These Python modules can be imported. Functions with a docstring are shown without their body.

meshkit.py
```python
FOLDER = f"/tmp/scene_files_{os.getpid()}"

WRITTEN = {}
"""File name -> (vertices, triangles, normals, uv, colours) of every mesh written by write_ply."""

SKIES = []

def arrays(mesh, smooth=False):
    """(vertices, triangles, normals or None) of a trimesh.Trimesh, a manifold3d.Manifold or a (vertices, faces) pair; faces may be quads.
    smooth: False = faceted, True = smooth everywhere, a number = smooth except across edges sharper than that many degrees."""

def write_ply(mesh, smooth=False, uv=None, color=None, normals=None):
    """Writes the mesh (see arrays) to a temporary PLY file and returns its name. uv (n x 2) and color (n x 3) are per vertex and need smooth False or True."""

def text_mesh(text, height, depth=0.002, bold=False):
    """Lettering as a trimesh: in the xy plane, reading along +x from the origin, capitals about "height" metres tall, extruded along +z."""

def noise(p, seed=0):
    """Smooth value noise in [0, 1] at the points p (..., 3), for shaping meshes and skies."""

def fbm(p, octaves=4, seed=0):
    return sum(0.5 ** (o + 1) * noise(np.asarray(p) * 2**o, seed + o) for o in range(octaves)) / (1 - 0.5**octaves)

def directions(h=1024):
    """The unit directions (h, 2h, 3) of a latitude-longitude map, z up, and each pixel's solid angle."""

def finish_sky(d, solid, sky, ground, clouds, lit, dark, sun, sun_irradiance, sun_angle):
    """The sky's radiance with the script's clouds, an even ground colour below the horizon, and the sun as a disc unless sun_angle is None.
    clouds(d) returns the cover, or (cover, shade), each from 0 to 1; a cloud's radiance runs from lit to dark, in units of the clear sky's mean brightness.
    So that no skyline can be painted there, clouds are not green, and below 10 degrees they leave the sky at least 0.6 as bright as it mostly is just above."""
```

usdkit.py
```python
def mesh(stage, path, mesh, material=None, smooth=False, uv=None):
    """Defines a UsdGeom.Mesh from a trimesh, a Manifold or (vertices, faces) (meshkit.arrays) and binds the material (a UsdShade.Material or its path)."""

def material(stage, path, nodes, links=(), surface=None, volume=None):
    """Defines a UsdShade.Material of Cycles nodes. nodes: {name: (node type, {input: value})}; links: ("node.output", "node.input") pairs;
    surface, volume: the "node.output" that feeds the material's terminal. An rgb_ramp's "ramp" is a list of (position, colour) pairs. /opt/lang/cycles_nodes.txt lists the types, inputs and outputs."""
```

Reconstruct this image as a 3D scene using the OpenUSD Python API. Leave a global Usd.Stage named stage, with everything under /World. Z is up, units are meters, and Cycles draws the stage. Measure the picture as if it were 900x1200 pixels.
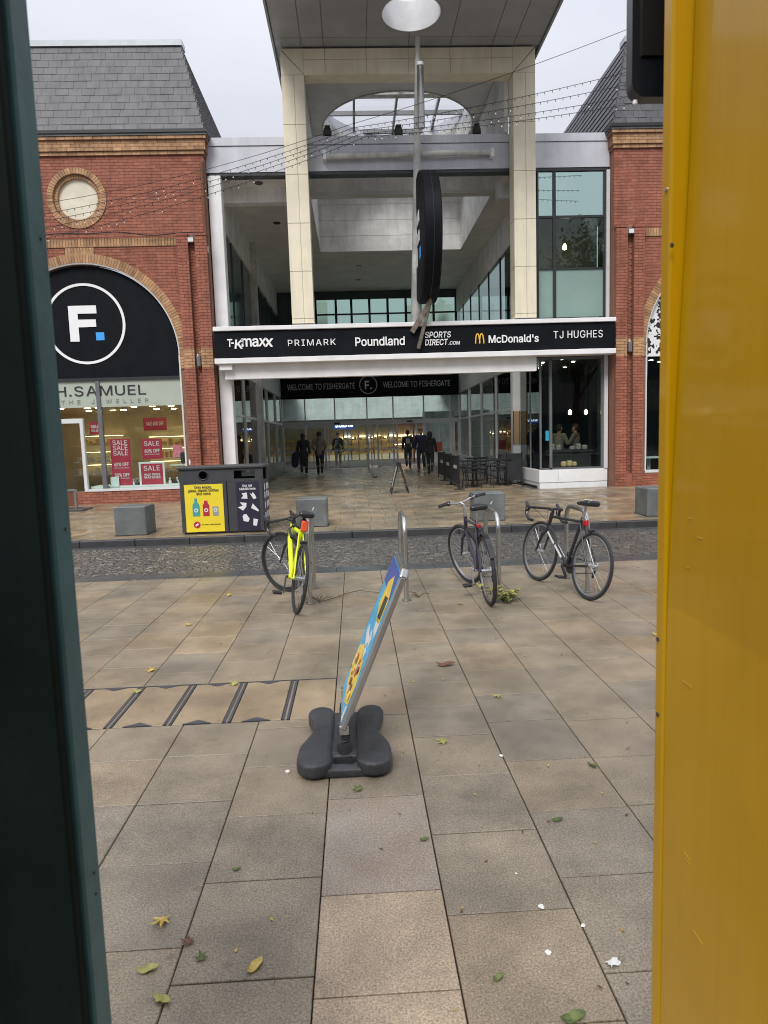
import math, random
import numpy as np, trimesh, manifold3d, usdkit, meshkit
from manifold3d import Manifold, OpType
from shapely.geometry import Polygon, Point, box as sbox
from shapely import affinity
from pxr import Usd, UsdGeom, UsdLux, UsdShade, Gf, Sdf, Vt

stage = Usd.Stage.CreateInMemory()
UsdGeom.SetStageUpAxis(stage, 'Z'); UsdGeom.SetStageMetersPerUnit(stage, 1.0)
UsdGeom.Xform.Define(stage, '/World'); stage.SetDefaultPrim(stage.GetPrimAtPath('/World'))
UsdGeom.Scope.Define(stage, '/World/Looks')
rng = random.Random(7); nrg = np.random.default_rng(7)
PI = math.pi

# ---------------------------------------------------------------- camera, sky, sun, exposure
FPX, YAW, PITCH, ROLL, EYE = 783.0, .040, .1095, -.0317, 1.65
fw = np.array([math.sin(YAW)*math.cos(PITCH), math.cos(YAW)*math.cos(PITCH), -math.sin(PITCH)])
r0 = np.array([math.cos(YAW), -math.sin(YAW), 0]); u0 = np.cross(r0, fw)
rt = r0*math.cos(ROLL)+u0*math.sin(ROLL); up = -r0*math.sin(ROLL)+u0*math.cos(ROLL)
cam = UsdGeom.Camera.Define(stage, '/World/Camera')
cam.CreateFocalLengthAttr(18.0); cam.CreateHorizontalApertureAttr(18.0*900/FPX); cam.CreateVerticalApertureAttr(18.0*1200/FPX)
cam.CreateClippingRangeAttr(Gf.Vec2f(.05, 500)); cam.CreateFStopAttr(7.0); cam.CreateFocusDistanceAttr(9.0)
cam.AddTransformOp().Set(Gf.Matrix4d(*rt, 0, *up, 0, *(-fw), 0, 0, 0, EYE, 1))
EXPOSURE = 0.70
cam.CreateExposureAttr(EXPOSURE)

SUN_AZ, SUN_EL = math.radians(200), math.radians(48)       # behind the camera, hidden by cloud
sky = UsdLux.DomeLight.Define(stage, '/World/sky')
skym = usdkit.material(stage, '/World/Looks/overcast_sky', {
    's': ('sky_texture', {'sky_type': 'single_scattering', 'sun_disc': False, 'sun_elevation': SUN_EL, 'sun_rotation': SUN_AZ}),
    'tc': ('texture_coordinate', {}), 'mp': ('mapping', {'scale': (1.0, 1.0, 2.6)}),
    'n': ('noise_texture', {'scale': 2.2, 'detail': 5.0, 'roughness': .55}),
    'r': ('rgb_ramp', {'ramp': [(.25, (6.6, 6.85, 7.75)), (.5, (7.5, 7.7, 8.5)), (.75, (8.3, 8.45, 9.0))]}),
    'm': ('mix_color', {'blend_type': 'mix', 'fac': .93, 'use_clamp': False}),
    'sz': ('separate_xyz', {}), 'cl': ('math', {'math_type': 'maximum', 'value2': 0.0}), 'ov': ('math', {'math_type': 'multiply_add', 'value2': .78, 'value3': .27}),      # an overcast sky is brightest overhead
    'mu': ('mix_color', {'blend_type': 'multiply', 'fac': 1.0, 'use_clamp': False}),
    'b': ('background_shader', {'strength': .11})},
    [('tc.generated', 'mp.vector'), ('mp.vector', 'n.vector'), ('n.fac', 'r.fac'), ('s.color', 'm.a'), ('r.color', 'm.b'), ('m.result', 'mu.a'), ('tc.generated', 'sz.vector'), ('sz.z', 'cl.value1'), ('cl.value', 'ov.value1'), ('ov.value', 'mu.b'), ('mu.result', 'b.color')], surface='b.background')
UsdShade.MaterialBindingAPI.Apply(sky.GetPrim()).Bind(skym)
sky.GetPrim().SetCustomDataByKey('kind', 'structure')
sun = UsdLux.DistantLight.Define(stage, '/World/sun')
sun.CreateNormalizeAttr(True); sun.CreateIntensityAttr(.40); sun.CreateAngleAttr(25.0); sun.CreateColorAttr(Gf.Vec3f(1, .97, .93))
sd = np.array([math.sin(SUN_AZ)*math.cos(SUN_EL), math.cos(SUN_AZ)*math.cos(SUN_EL), math.sin(SUN_EL)])
sx = np.cross([0, 0, 1.0], sd); sx /= np.linalg.norm(sx); sy = np.cross(sd, sx)
sun.AddTransformOp().Set(Gf.Matrix4d(*sx, 0, *sy, 0, *sd, 0, 0, 0, 30, 1))

# ---------------------------------------------------------------- scene helpers
USED, ORIGIN = {}, {}
def numbered(path):
    n = USED.get(path, -1)+1; USED[path] = n
    return path if n == 0 else f'{path}_{n:03d}'
def pth(parent): return '/World' if parent is None else str(parent.GetPath())
def tag(prim, label=None, cat=None, group=None, kind=None):
    for k, v in (('label', label), ('category', cat), ('group', group), ('kind', kind)):
        if v: prim.SetCustomDataByKey(k, v)
    return prim
def thing(name, label=None, cat=None, loc=(0, 0, 0), rz=None, group=None, kind=None):
    x = UsdGeom.Xform.Define(stage, numbered('/World/'+name)); x.AddTranslateOp().Set(Gf.Vec3d(*map(float, loc)))
    if rz is not None: x.AddRotateZOp().Set(math.degrees(rz))
    p = x.GetPrim(); ORIGIN[str(p.GetPath())] = np.array(loc, float) if rz is None else np.zeros(3)
    return tag(p, label, cat, group, kind)
def joined(m):
    if isinstance(m, (list, tuple)) and len(m) and not isinstance(m[0], np.ndarray):
        ms = []
        for k in m:
            v, f, _ = meshkit.arrays(k); ms.append(trimesh.Trimesh(v, f, process=False))
        return trimesh.util.concatenate(ms) if len(ms) > 1 else ms[0]
    v, f, _ = meshkit.arrays(m); return trimesh.Trimesh(v, f, process=False)
def obj(name, mesh, mat, parent=None, smooth=False, tone=None, label=None, cat=None, group=None, kind=None):
    m = joined(mesh); path = numbered(pth(parent)+'/'+name)
    o = np.zeros(3)
    if parent is not None:
        a = str(parent.GetPath())
        while a and a not in ORIGIN: a = a.rpartition('/')[0]
        o = ORIGIN.get(a, o)
    m.vertices = np.asarray(m.vertices)-o
    g = usdkit.mesh(stage, path, m, MAT[mat] if isinstance(mat, str) else mat, smooth=smooth)
    if tone is not None:
        arr = np.atleast_1d(np.asarray(tone, np.float32))
        UsdGeom.PrimvarsAPI(g).CreatePrimvar('tone', Sdf.ValueTypeNames.FloatArray, 'constant' if len(arr) == 1 else 'vertex').Set(Vt.FloatArray.FromNumpy(arr))
    return tag(g.GetPrim(), label, cat, group, kind)
def copy(src, loc, rz, label=None, group=None):
    was = src.GetCustomData()
    r = thing(src.GetName().rstrip('0123456789').rstrip('_'), label or was['label'], was['category'], loc, rz, group or was.get('group'))
    r.GetReferences().AddInternalReference(src.GetPath()); r.SetInstanceable(True)
    return r

# ---------------------------------------------------------------- mesh helpers
BOXF = np.array([[0, 3, 2], [0, 2, 1], [4, 5, 6], [4, 6, 7], [0, 1, 5], [0, 5, 4], [1, 2, 6], [1, 6, 5], [2, 3, 7], [2, 7, 6], [3, 0, 4], [3, 4, 7]])
def box(x0, x1, y0, y1, z0, z1):
    v = np.array([[x0, y0, z0], [x1, y0, z0], [x1, y1, z0], [x0, y1, z0], [x0, y0, z1], [x1, y0, z1], [x1, y1, z1], [x0, y1, z1]], float)
    return trimesh.Trimesh(v, BOXF, process=False)
def bbox(x0, x1, y0, y1, z0, z1, c=.006):
    p = []
    for a, b, d in ((0, c, c), (c, 0, c), (c, c, 0)):
        for X in (x0+a, x1-a):
            for Y in (y0+b, y1-b):
                for Z in (z0+d, z1-d): p.append((X, Y, Z))
    return trimesh.convex.convex_hull(np.array(p))
def rotz(m, a, c=(0, 0, 0)):
    m = joined(m); m.apply_transform(trimesh.transformations.rotation_matrix(a, [0, 0, 1], c)); return m
def rot(m, a, ax, c=(0, 0, 0)):
    m = joined(m); m.apply_transform(trimesh.transformations.rotation_matrix(a, ax, c)); return m
def move(m, d):
    m = joined(m); m.apply_translation(d); return m
def tube(pts, r, n=8, closed=False):
    p = np.asarray(pts, float); k = len(p); rr = np.broadcast_to(np.asarray(r, float), (k,))
    t = (np.roll(p, -1, 0)-np.roll(p, 1, 0)) if closed else np.gradient(p, axis=0)
    t /= np.linalg.norm(t, axis=1, keepdims=True)+1e-12
    a = np.cross(t[0], [0, 0, 1.0] if abs(t[0][2]) < .9 else [1.0, 0, 0]); a /= np.linalg.norm(a)
    rings, ang = [], np.arange(n)*2*PI/n
    for i in range(k):
        a = a-t[i]*(a@t[i]); a /= np.linalg.norm(a)+1e-12; b = np.cross(t[i], a)
        rings.append(p[i]+rr[i]*(np.cos(ang)[:, None]*a+np.sin(ang)[:, None]*b))
    v = np.vstack(rings); f = []
    for i in range(k if closed else k-1):
        j = (i+1) % k
        for s in range(n):
            q = (s+1) % n
            f += [[i*n+s, i*n+q, j*n+q], [i*n+s, j*n+q, j*n+s]]
    if not closed:
        v = np.vstack([v, p[0], p[-1]])
        for s in range(n):
            q = (s+1) % n; f += [[len(v)-2, q, s], [len(v)-1, (k-1)*n+s, (k-1)*n+q]]
    return trimesh.Trimesh(v, np.array(f), process=False)
def rod(a, b, r, n=8): return tube([a, b], r, n)
def bar(a, b, w, h):
    """A rectangular bar from a to b, w across, h in the other direction (z if it can be)."""
    a, b = np.array(a, float), np.array(b, float); t = b-a; L = np.linalg.norm(t); t /= L
    s = np.cross(t, [0, 0, 1.0]); s = s/np.linalg.norm(s) if np.linalg.norm(s) > 1e-6 else np.array([1.0, 0, 0]); n = np.cross(s, t)
    m = box(0, L, -w/2, w/2, -h/2, h/2); T = np.eye(4); T[:3, 0], T[:3, 1], T[:3, 2], T[:3, 3] = t, -s, n, a
    m.apply_transform(T); return m
def ring(c, R, r, axis='y', n=32, k=6, sy=1.0):
    a = np.arange(n)*2*PI/n; ca, sa = R*np.cos(a), R*np.sin(a)*sy; z = np.zeros(n)
    p = {'y': np.stack([ca, z, sa], 1), 'x': np.stack([z, ca, sa], 1), 'z': np.stack([ca, sa, z], 1)}[axis]
    return tube(p+np.array(c), r, k, closed=True)
def disc(c, R, axis, h, n=32):
    m = trimesh.creation.cylinder(R, h, sections=n)
    if axis == 'y': m = rot(m, PI/2, [1, 0, 0])
    if axis == 'x': m = rot(m, PI/2, [0, 1, 0])
    return move(m, c)
def lathe(prof, c=(0, 0, 0), n=24):
    m = trimesh.creation.revolve(np.array(prof, float), sections=n); return move(m, c)
def ext(poly, h): 
    gs = getattr(poly, 'geoms', [poly])
    return joined([trimesh.creation.extrude_polygon(g, h, engine='earcut') for g in gs if g.area > 1e-7])
def wallxz(poly, y0, y1):
    """A polygon drawn in (x, z), facing the street, from y0 (front) to y1 (back)."""
    m = ext(poly, y1-y0); v = np.array(m.vertices); m.vertices = np.stack([v[:, 0], y1-v[:, 2], v[:, 1]], 1); return m
def flatxy(poly, z0, z1): return move(ext(poly, z1-z0), (0, 0, z0))
def wallyz(poly, x0, x1):
    m = ext(poly, x1-x0); v = np.array(m.vertices); m.vertices = np.stack([x0+v[:, 2], v[:, 0], v[:, 1]], 1); return m
def txt(s, x, z, y, h, w=None, bold=False, it=0.0, depth=.012, facing='street', gap=0.0):
    """Lettering that reads from the street: left end at x, baseline z, face at y. gap spreads the letters."""
    if gap:
        parts, cx = [], 0.0
        for ch in s:
            if ch == ' ': cx += .45*h+gap; continue
            g = meshkit.text_mesh(ch, h, depth, bold); g.apply_translation([cx-g.bounds[0][0], 0, 0]); cx = g.bounds[1][0]+gap; parts.append(g)
        m = joined(parts)
    else: m = meshkit.text_mesh(s, h, depth, bold)
    v = np.array(m.vertices); v[:, 0] -= v[:, 0].min()
    if w: v[:, 0] *= w/v[:, 0].max()
    v[:, 0] += it*v[:, 1]
    m.vertices = np.stack([x+v[:, 0], y+depth-v[:, 2], z+v[:, 1]], 1)
    return m
def hull(*ms): return Manifold.batch_hull(list(ms))
def sph(c, r, n=12): return Manifold.sphere(r, n).translate(tuple(map(float, c)))
def bones(bs, length=.03, it=8):
    """bs: list of chains [(point, radius), ...]; one smooth continuous surface."""
    parts = []
    for ch in bs:
        for (a, ra), (b, rb) in zip(ch, ch[1:]): parts.append(hull(sph(a, ra), sph(b, rb)))
    m = Manifold.batch_boolean(parts, OpType.Add).refine_to_length(length)
    v, f, _ = meshkit.arrays(m); t = trimesh.Trimesh(v, f, process=True)
    trimesh.smoothing.filter_taubin(t, iterations=it); return t

# ---------------------------------------------------------------- materials
MAT = {}
def mat(name, col, rough=.6, var=.12, scale=6.0, metal=0.0, bump=0.0, bscale=60.0, spec=.5, coat=0.0, tone=None, speck=0.0, speckscale=200.0, stain=0.0, col2=None, rvar=0.0, stretch=None, spots=0.0, streak=0.0):
    """Procedural paint, stone or plastic: a noise that varies the colour, optional speckle, stains, wear in the gloss and fine relief."""
    N = {'tc': ('texture_coordinate', {}), 'g': ('geometry', {}), 'n': ('noise_texture', {'scale': scale, 'detail': 5.0, 'roughness': .6}), 'p': ('principled_bsdf', {'roughness': rough, 'metallic': metal, 'specular_ior_level': spec, 'coat_weight': coat, 'coat_roughness': .06})}
    c = np.array(col, float); c2 = np.array(col2, float) if col2 is not None else c*(1+var)
    N['r'] = ('rgb_ramp', {'ramp': [(.3, c*(1-var)), (.7, c2)]})
    L = [('n.fac', 'r.fac')]; src = 'g.position'
    if stretch:
        N['mp'] = ('mapping', {'scale': stretch}); L += [('g.position', 'mp.vector')]; src = 'mp.vector'
    L.append((src, 'n.vector')); out = 'r.color'
    def mul(nm, a, b, fac=1.0, bt='multiply'):
        N[nm] = ('mix_color', {'blend_type': bt, 'fac': fac}); L.extend([(a, nm+'.a'), (b, nm+'.b')]); return nm+'.result'
    if tone is not None:
        N['at'] = ('attribute', {'attribute': 'tone'}); N['tr'] = ('rgb_ramp', {'ramp': tone}); L.append(('at.fac', 'tr.fac')); out = mul('tm', out, 'tr.color')
    if speck:
        N['v'] = ('noise_texture', {'scale': speckscale, 'detail': 2.0, 'roughness': .7}); N['vr'] = ('rgb_ramp', {'ramp': [(.32, (1-speck,)*3), (.5, (1.0,)*3), (.68, (1+speck*1.1,)*3)]})
        L += [('g.position', 'v.vector'), ('v.fac', 'vr.fac')]; out = mul('sm', out, 'vr.color')
    if stain:
        N['st'] = ('noise_texture', {'scale': 1.7, 'detail': 6.0, 'roughness': .65}); N['sr'] = ('rgb_ramp', {'ramp': [(.38, (1-stain,)*3), (.6, (1.0,)*3)]})
        L += [('g.position', 'st.vector'), ('st.fac', 'sr.fac')]; out = mul('sx', out, 'sr.color')
    if streak:                                    # rain streaks and soot down a wall
        N['km'] = ('mapping', {'scale': (3.2, 3.2, .30)}); N['kn'] = ('noise_texture', {'scale': 1.6, 'detail': 6.0, 'roughness': .7}); N['kr'] = ('rgb_ramp', {'ramp': [(.36, (1-streak,)*3), (.52, (1.0,)*3), (.72, (1+streak*.35,)*3)]})
        L += [('g.position', 'km.vector'), ('km.vector', 'kn.vector'), ('kn.fac', 'kr.fac')]; out = mul('kx', out, 'kr.color')
    if spots:
        N['gv'] = ('voronoi_texture', {'scale': 5.2, 'randomness': 1.0}); N['gn'] = ('noise_texture', {'scale': 26.0, 'detail': 3.0}); N['ga'] = ('math', {'math_type': 'multiply_add', 'value2': .16, 'value3': -.08}); N['gs'] = ('math', {'math_type': 'add'})
        N['gr'] = ('rgb_ramp', {'ramp': [(.055, (1-spots,)*3), (.095, (1.0,)*3)]})
        L += [('g.position', 'gv.vector'), ('g.position', 'gn.vector'), ('gn.fac', 'ga.value1'), ('ga.value', 'gs.value1'), ('gv.distance', 'gs.value2'), ('gs.value', 'gr.fac')]; out = mul('gx', out, 'gr.color')
    L.append((out, 'p.base_color'))
    if rvar:
        N['rn'] = ('noise_texture', {'scale': 2.3, 'detail': 4.0}); N['rr'] = ('map_range', {'from_min': .35, 'from_max': .65, 'to_min': max(rough-rvar, .03), 'to_max': min(rough+rvar, 1), 'clamp': True})
        L += [('g.position', 'rn.vector'), ('rn.fac', 'rr.value'), ('rr.result', 'p.roughness')]
    if bump:
        N['bn'] = ('noise_texture', {'scale': bscale, 'detail': 4.0}); N['b'] = ('bump', {'strength': bump, 'distance': .01})
        L += [('g.position', 'bn.vector'), ('bn.fac', 'b.height'), ('b.normal', 'p.normal')]
    MAT[name] = usdkit.material(stage, '/World/Looks/'+name, N, L, surface='p.BSDF')
def glass(name, tint=(.9, .96, .94), ior=1.5, rough=.0, extra=0.0):
    N = {'t': ('transparent_bsdf', {'color': tint}), 'g': ('glossy_bsdf', {'color': (.95, .98, .97), 'roughness': rough}), 'f': ('fresnel', {'IOR': ior}), 'm': ('mix_closure', {})}
    N['ge'] = ('geometry', {}); N['o'] = ('math', {'math_type': 'subtract', 'value1': 1.0}); N['k'] = ('math', {'math_type': 'multiply'})      # only a pane's outer face reflects
    L = [('t.BSDF', 'm.closure1'), ('g.BSDF', 'm.closure2'), ('ge.backfacing', 'o.value2'), ('o.value', 'k.value1'), ('f.fac', 'k.value2'), ('k.value', 'm.fac')]
    if extra: N['a'] = ('math', {'math_type': 'add', 'value2': extra}); L[-2:] = [('f.fac', 'a.value1'), ('a.value', 'k.value2'), ('k.value', 'm.fac')]
    MAT[name] = usdkit.material(stage, '/World/Looks/'+name, N, L, surface='m.closure')
def emit(name, col, s):
    MAT[name] = usdkit.material(stage, '/World/Looks/'+name, {'e': ('emission', {'color': col, 'strength': s})}, [], surface='e.emission')
def leafmat(name, col, col2):
    MAT[name] = usdkit.material(stage, '/World/Looks/'+name, {
        'g': ('geometry', {}), 'n': ('noise_texture', {'scale': 40.0, 'detail': 4.0}), 'r': ('rgb_ramp', {'ramp': [(.35, col), (.65, col2)]}),
        'p': ('principled_bsdf', {'roughness': .5}), 't': ('translucent_bsdf', {}), 'm': ('mix_closure', {'fac': .25})},
        [('g.position', 'n.vector'), ('n.fac', 'r.fac'), ('r.color', 'p.base_color'), ('r.color', 't.color'), ('p.BSDF', 'm.closure1'), ('t.BSDF', 'm.closure2')], surface='m.closure')

SLABT = [(0, (.84, .84, .85)), (.3, (.94, .925, .90)), (.6, (1.06, 1.0, .91)), (.8, (1.18, 1.03, .84)), (1, (1.72, 1.58, 1.46))]
mat('paving_stone', (.268, .230, .178), .37, .16, 2.2, tone=SLABT, speck=.42, speckscale=140, stain=.34, bump=.25, bscale=180, rvar=.14, spots=.22)
mat('rusty_stone', (.35, .305, .25), .45, .1, 3.2, col2=(.31, .235, .175), speck=.36, speckscale=120, stain=.2, bump=.25, bscale=180)
mat('wet_paving_stone', (.29, .235, .165), .34, .22, 1.6, tone=SLABT, speck=.2, speckscale=90, stain=.45, bump=.12, bscale=60, rvar=.2)
mat('joint_grit', (.075, .068, .058), .8, .3, 30)
mat('sett_stone', (.085, .077, .067), .33, .3, 9, tone=[(0, (.6, .6, .62)), (.6, (1.0, 1.0, 1.0)), (1, (1.8, 1.7, 1.6))], speck=.3, speckscale=120, bump=.5, bscale=45, rvar=.13)
mat('dark_granite', (.058, .059, .06), .34, .25, 5, speck=.2, speckscale=110, bump=.12, bscale=50, rvar=.16)
mat('kerb_stone', (.045, .044, .045), .45, .25, 5, speck=.25, bump=.2, bscale=60)
mat('steel_strip', (.07, .075, .085), .4, .2, 20, metal=.3)
mat('red_brick', (.345, .118, .073), .75, .18, 9, tone=[(0, (.78, .74, .72)), (.5, (1, 1, 1)), (1, (1.15, 1.2, 1.15))], bump=.5, bscale=55, stain=.12, streak=0.2)
mat('buff_brick', (.49, .285, .15), .75, .18, 9, tone=[(0, (.7, .66, .6)), (.5, (1, 1, 1)), (1, (1.15, 1.15, 1.1))], bump=.5, bscale=55, stain=.2, streak=0.25)
mat('mortar', (.25, .125, .085), .9, .2, 20, bump=.3)
mat('slate', (.080, .080, .086), .5, .2, 3, tone=[(0, (.82, .82, .84)), (.5, (1, 1, 1)), (1, (1.2, 1.2, 1.22))], bump=.35, bscale=28, stain=.15, streak=0.3)
mat('lead', (.42, .46, .48), .4, .1, 4, metal=.2)
mat('black_gutter', (.02, .02, .022), .4, .2, 6)
mat('roundel_cream', (.74, .68, .54), .6, .07, 3, stain=.14)
mat('cream_panel', (.84, .765, .585), .45, .06, 1.8, stain=.05, bump=.04, bscale=9, streak=0.08)
mat('white_paint', (.84, .84, .83), .4, .05, 3, stain=.08)
mat('dirty_white', (.66, .66, .63), .45, .12, 2.2, stain=.3, stretch=(2, 2, .5), streak=0.2)
mat('grey_panel', (.60, .615, .67), .4, .05, 1.5, stain=.1, streak=0.08)
mat('plaster', (.90, .90, .88), .8, .08, 1.4, stain=.18, bump=.1, bscale=30, streak=0.12)
mat('soffit_grey', (.74, .735, .72), .55, .07, 1.2, stain=.1)
mat('canopy_grey', (.33, .335, .34), .42, .08, 1.4, stain=.1)
mat('porch_ceiling', (.84, .83, .81), .8, .06, 1.2, stain=.1)
mat('sign_black', (.008, .009, .012), .5, .2, 3, spec=.1, rvar=.05)
mat('white_letter', (.86, .86, .86), .4, .03, 5)
mat('dim_letter', (.55, .56, .57), .4, .03, 5)
mat('blue_letter', (.06, .36, .86), .4, .05, 5)
mat('arch_yellow', (.92, .58, .04), .4, .05, 5)
mat('white_frame', (.66, .67, .67), .35, .06, 4)
mat('grey_frame', (.17, .18, .19), .35, .1, 4, metal=.3)
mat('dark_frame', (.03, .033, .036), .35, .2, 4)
mat('frosted_film', (.42, .455, .45), .35, .05, 1.2)
mat('spandrel', (.055, .085, .085), .08, .15, 1.5)
mat('sign_glass', (.42, .47, .40), .2, .06, 2)
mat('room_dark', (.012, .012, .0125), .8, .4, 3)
mat('room_grey', (.46, .46, .44), .8, .1, 2)
mat('room_cream', (.60, .50, .32), .6, .15, 2)
mat('sale_red', (.46, .030, .065), .4, .1, 4)
mat('poster_white', (.74, .73, .72), .5, .04, 6)
mat('gold', (.8, .52, .2), .25, .5, 60, metal=.6)
mat('dark_wood', (.16, .06, .03), .45, .35, 7, stretch=(1, 1, 14))
mat('bin_grey', (.050, .052, .055), .45, .12, 5, bump=.1, bscale=200)
mat('poster_yellow', (.84, .66, .035), .4, .03, 5)
mat('poster_navy', (.027, .022, .045), .4, .1, 5)
mat('bottle_teal', (.06, .36, .33), .4, .05, 5)
mat('can_grey', (.33, .33, .31), .4, .05, 5)
mat('ink', (.025, .025, .03), .5, .1, 5)
mat('cube_stone', (.155, .17, .165), .5, .16, 4, speck=.2, speckscale=120, stain=.3, bump=.15)
mat('stainless', (.52, .52, .50), .28, .08, 8, metal=1.0, rvar=.08)
mat('bare_metal', (.45, .45, .46), .3, .15, 14, metal=.9)
mat('tyre', (.022, .022, .022), .7, .3, 30, bump=.3, bscale=150)
mat('bike_black', (.018, .018, .02), .28, .2, 8)
mat('bike_purple', (.035, .028, .05), .25, .3, 9)
mat('bike_yellow', (.70, .80, .02), .3, .06, 8)
mat('bike_white', (.72, .72, .70), .3, .06, 8)
mat('red_lens', (.45, .015, .02), .2, .1, 30)
mat('orange_lens', (.7, .1, .03), .25, .1, 30)
mat('base_plastic', (.042, .044, .049), .5, .2, 14, bump=.3, bscale=220, stain=.4, rvar=.12, speck=.18, speckscale=90, streak=0.25)
mat('aluminium', (.40, .40, .395), .2, .08, 12, metal=.9)
mat('spring_black', (.03, .03, .032), .4, .2, 12)
# golden paint under a clear glossy lacquer, faintly streaked and scuffed
MAT['kiosk_yellow'] = usdkit.material(stage, '/World/Looks/kiosk_yellow', {
    'g': ('geometry', {}), 'n': ('noise_texture', {'scale': 2.0, 'detail': 5.0, 'roughness': .6}), 'r': ('rgb_ramp', {'ramp': [(.3, (.385, .205, .0002)), (.55, (.43, .232, .0003)), (.75, (.445, .243, .001))]}),
    'm1': ('mapping', {'scale': (30.0, 30.0, 1.2)}), 'n1': ('noise_texture', {'scale': 1.5, 'detail': 6.0, 'roughness': .7}), 'r1': ('rgb_ramp', {'ramp': [(.30, (.95, .945, .93)), (.52, (1.0, 1.0, 1.0)), (.76, (1.02, 1.025, 1.2))]}), 'x1': ('mix_color', {'blend_type': 'multiply', 'fac': 1.0, 'use_clamp': False}),
    'p': ('principled_bsdf', {'specular_ior_level': .12, 'roughness': .4, 'coat_weight': .32, 'coat_ior': 1.5, 'coat_roughness': .07}), 'rr': ('map_range', {'from_min': .3, 'from_max': .7, 'to_min': .05, 'to_max': .13, 'clamp': True})},
    [('g.position', 'n.vector'), ('n.fac', 'r.fac'), ('g.position', 'm1.vector'), ('m1.vector', 'n1.vector'), ('n1.fac', 'r1.fac'), ('r.color', 'x1.a'), ('r1.color', 'x1.b'), ('x1.result', 'p.base_color'),
     ('n1.fac', 'rr.value'), ('rr.result', 'p.coat_roughness')], surface='p.BSDF')
mat('pale_yellow', (.45, .27, .025), .5, .1, 20)
mat('kiosk_green', (.034, .082, .090), .45, .2, 9, spec=.3, bump=.15, bscale=40, streak=0.25)
mat('kiosk_front_shade', (.004, .008, .007), .7, .3, 6, spec=.08, streak=0.3)  # shade on the kiosk front put into the colour, far darker than its green
mat('screen_black', (.008, .009, .013), .25, .2, 5)
mat('screen_glass', (.02, .016, .016), .05, .2, 5)
mat('floor_tile', (.34, .31, .27), .2, .08, 2)
mat('skin', (.52, .33, .24), .55, .08, 20)
mat('hair_dark', (.025, .018, .013), .6, .3, 60)
mat('hair_fair', (.20, .14, .09), .6, .3, 60)
mat('cloth_black', (.034, .034, .038), .85, .3, 20)
mat('cloth_navy', (.035, .04, .075), .85, .3, 20)
mat('cloth_grey', (.22, .19, .165), .85, .2, 20)
mat('cloth_beige', (.33, .27, .20), .85, .2, 20)
mat('denim', (.05, .06, .085), .85, .25, 30)
mat('shoe_white', (.6, .6, .58), .6, .1, 20)
mat('furniture_black', (.016, .017, .018), .4, .2, 8)
mat('barrier_fabric', (.026, .028, .031), .6, .25, 6)
mat('twig', (.10, .06, .035), .8, .3, 60)
mat('paper_white', (.72, .71, .68), .8, .1, 40)
mat('board_white', (.62, .60, .56), .5, .1, 9)
mat('lamp_grey', (.22, .225, .23), .35, .1, 9, metal=.5)
mat('cable_black', (.012, .012, .012), .6, .2, 9)
mat('rust_bracket', (.20, .165, .13), .4, .4, 7, metal=.6)
mat('street_facade', (.26, .255, .24), .8, .12, .8)
mat('road_blue', (.07, .40, .66), .35, .2, 9)
mat('ad_yellow', (.80, .56, .08), .35, .25, 16)
mat('ad_red', (.42, .09, .05), .35, .35, 30)
mat('display_pink', (.75, .22, .30), .5, .2, 12)
mat('ad_navy', (.05, .09, .34), .35, .2, 9)
mat('brown_bag', (.5, .33, .17), .7, .1, 20)
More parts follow.
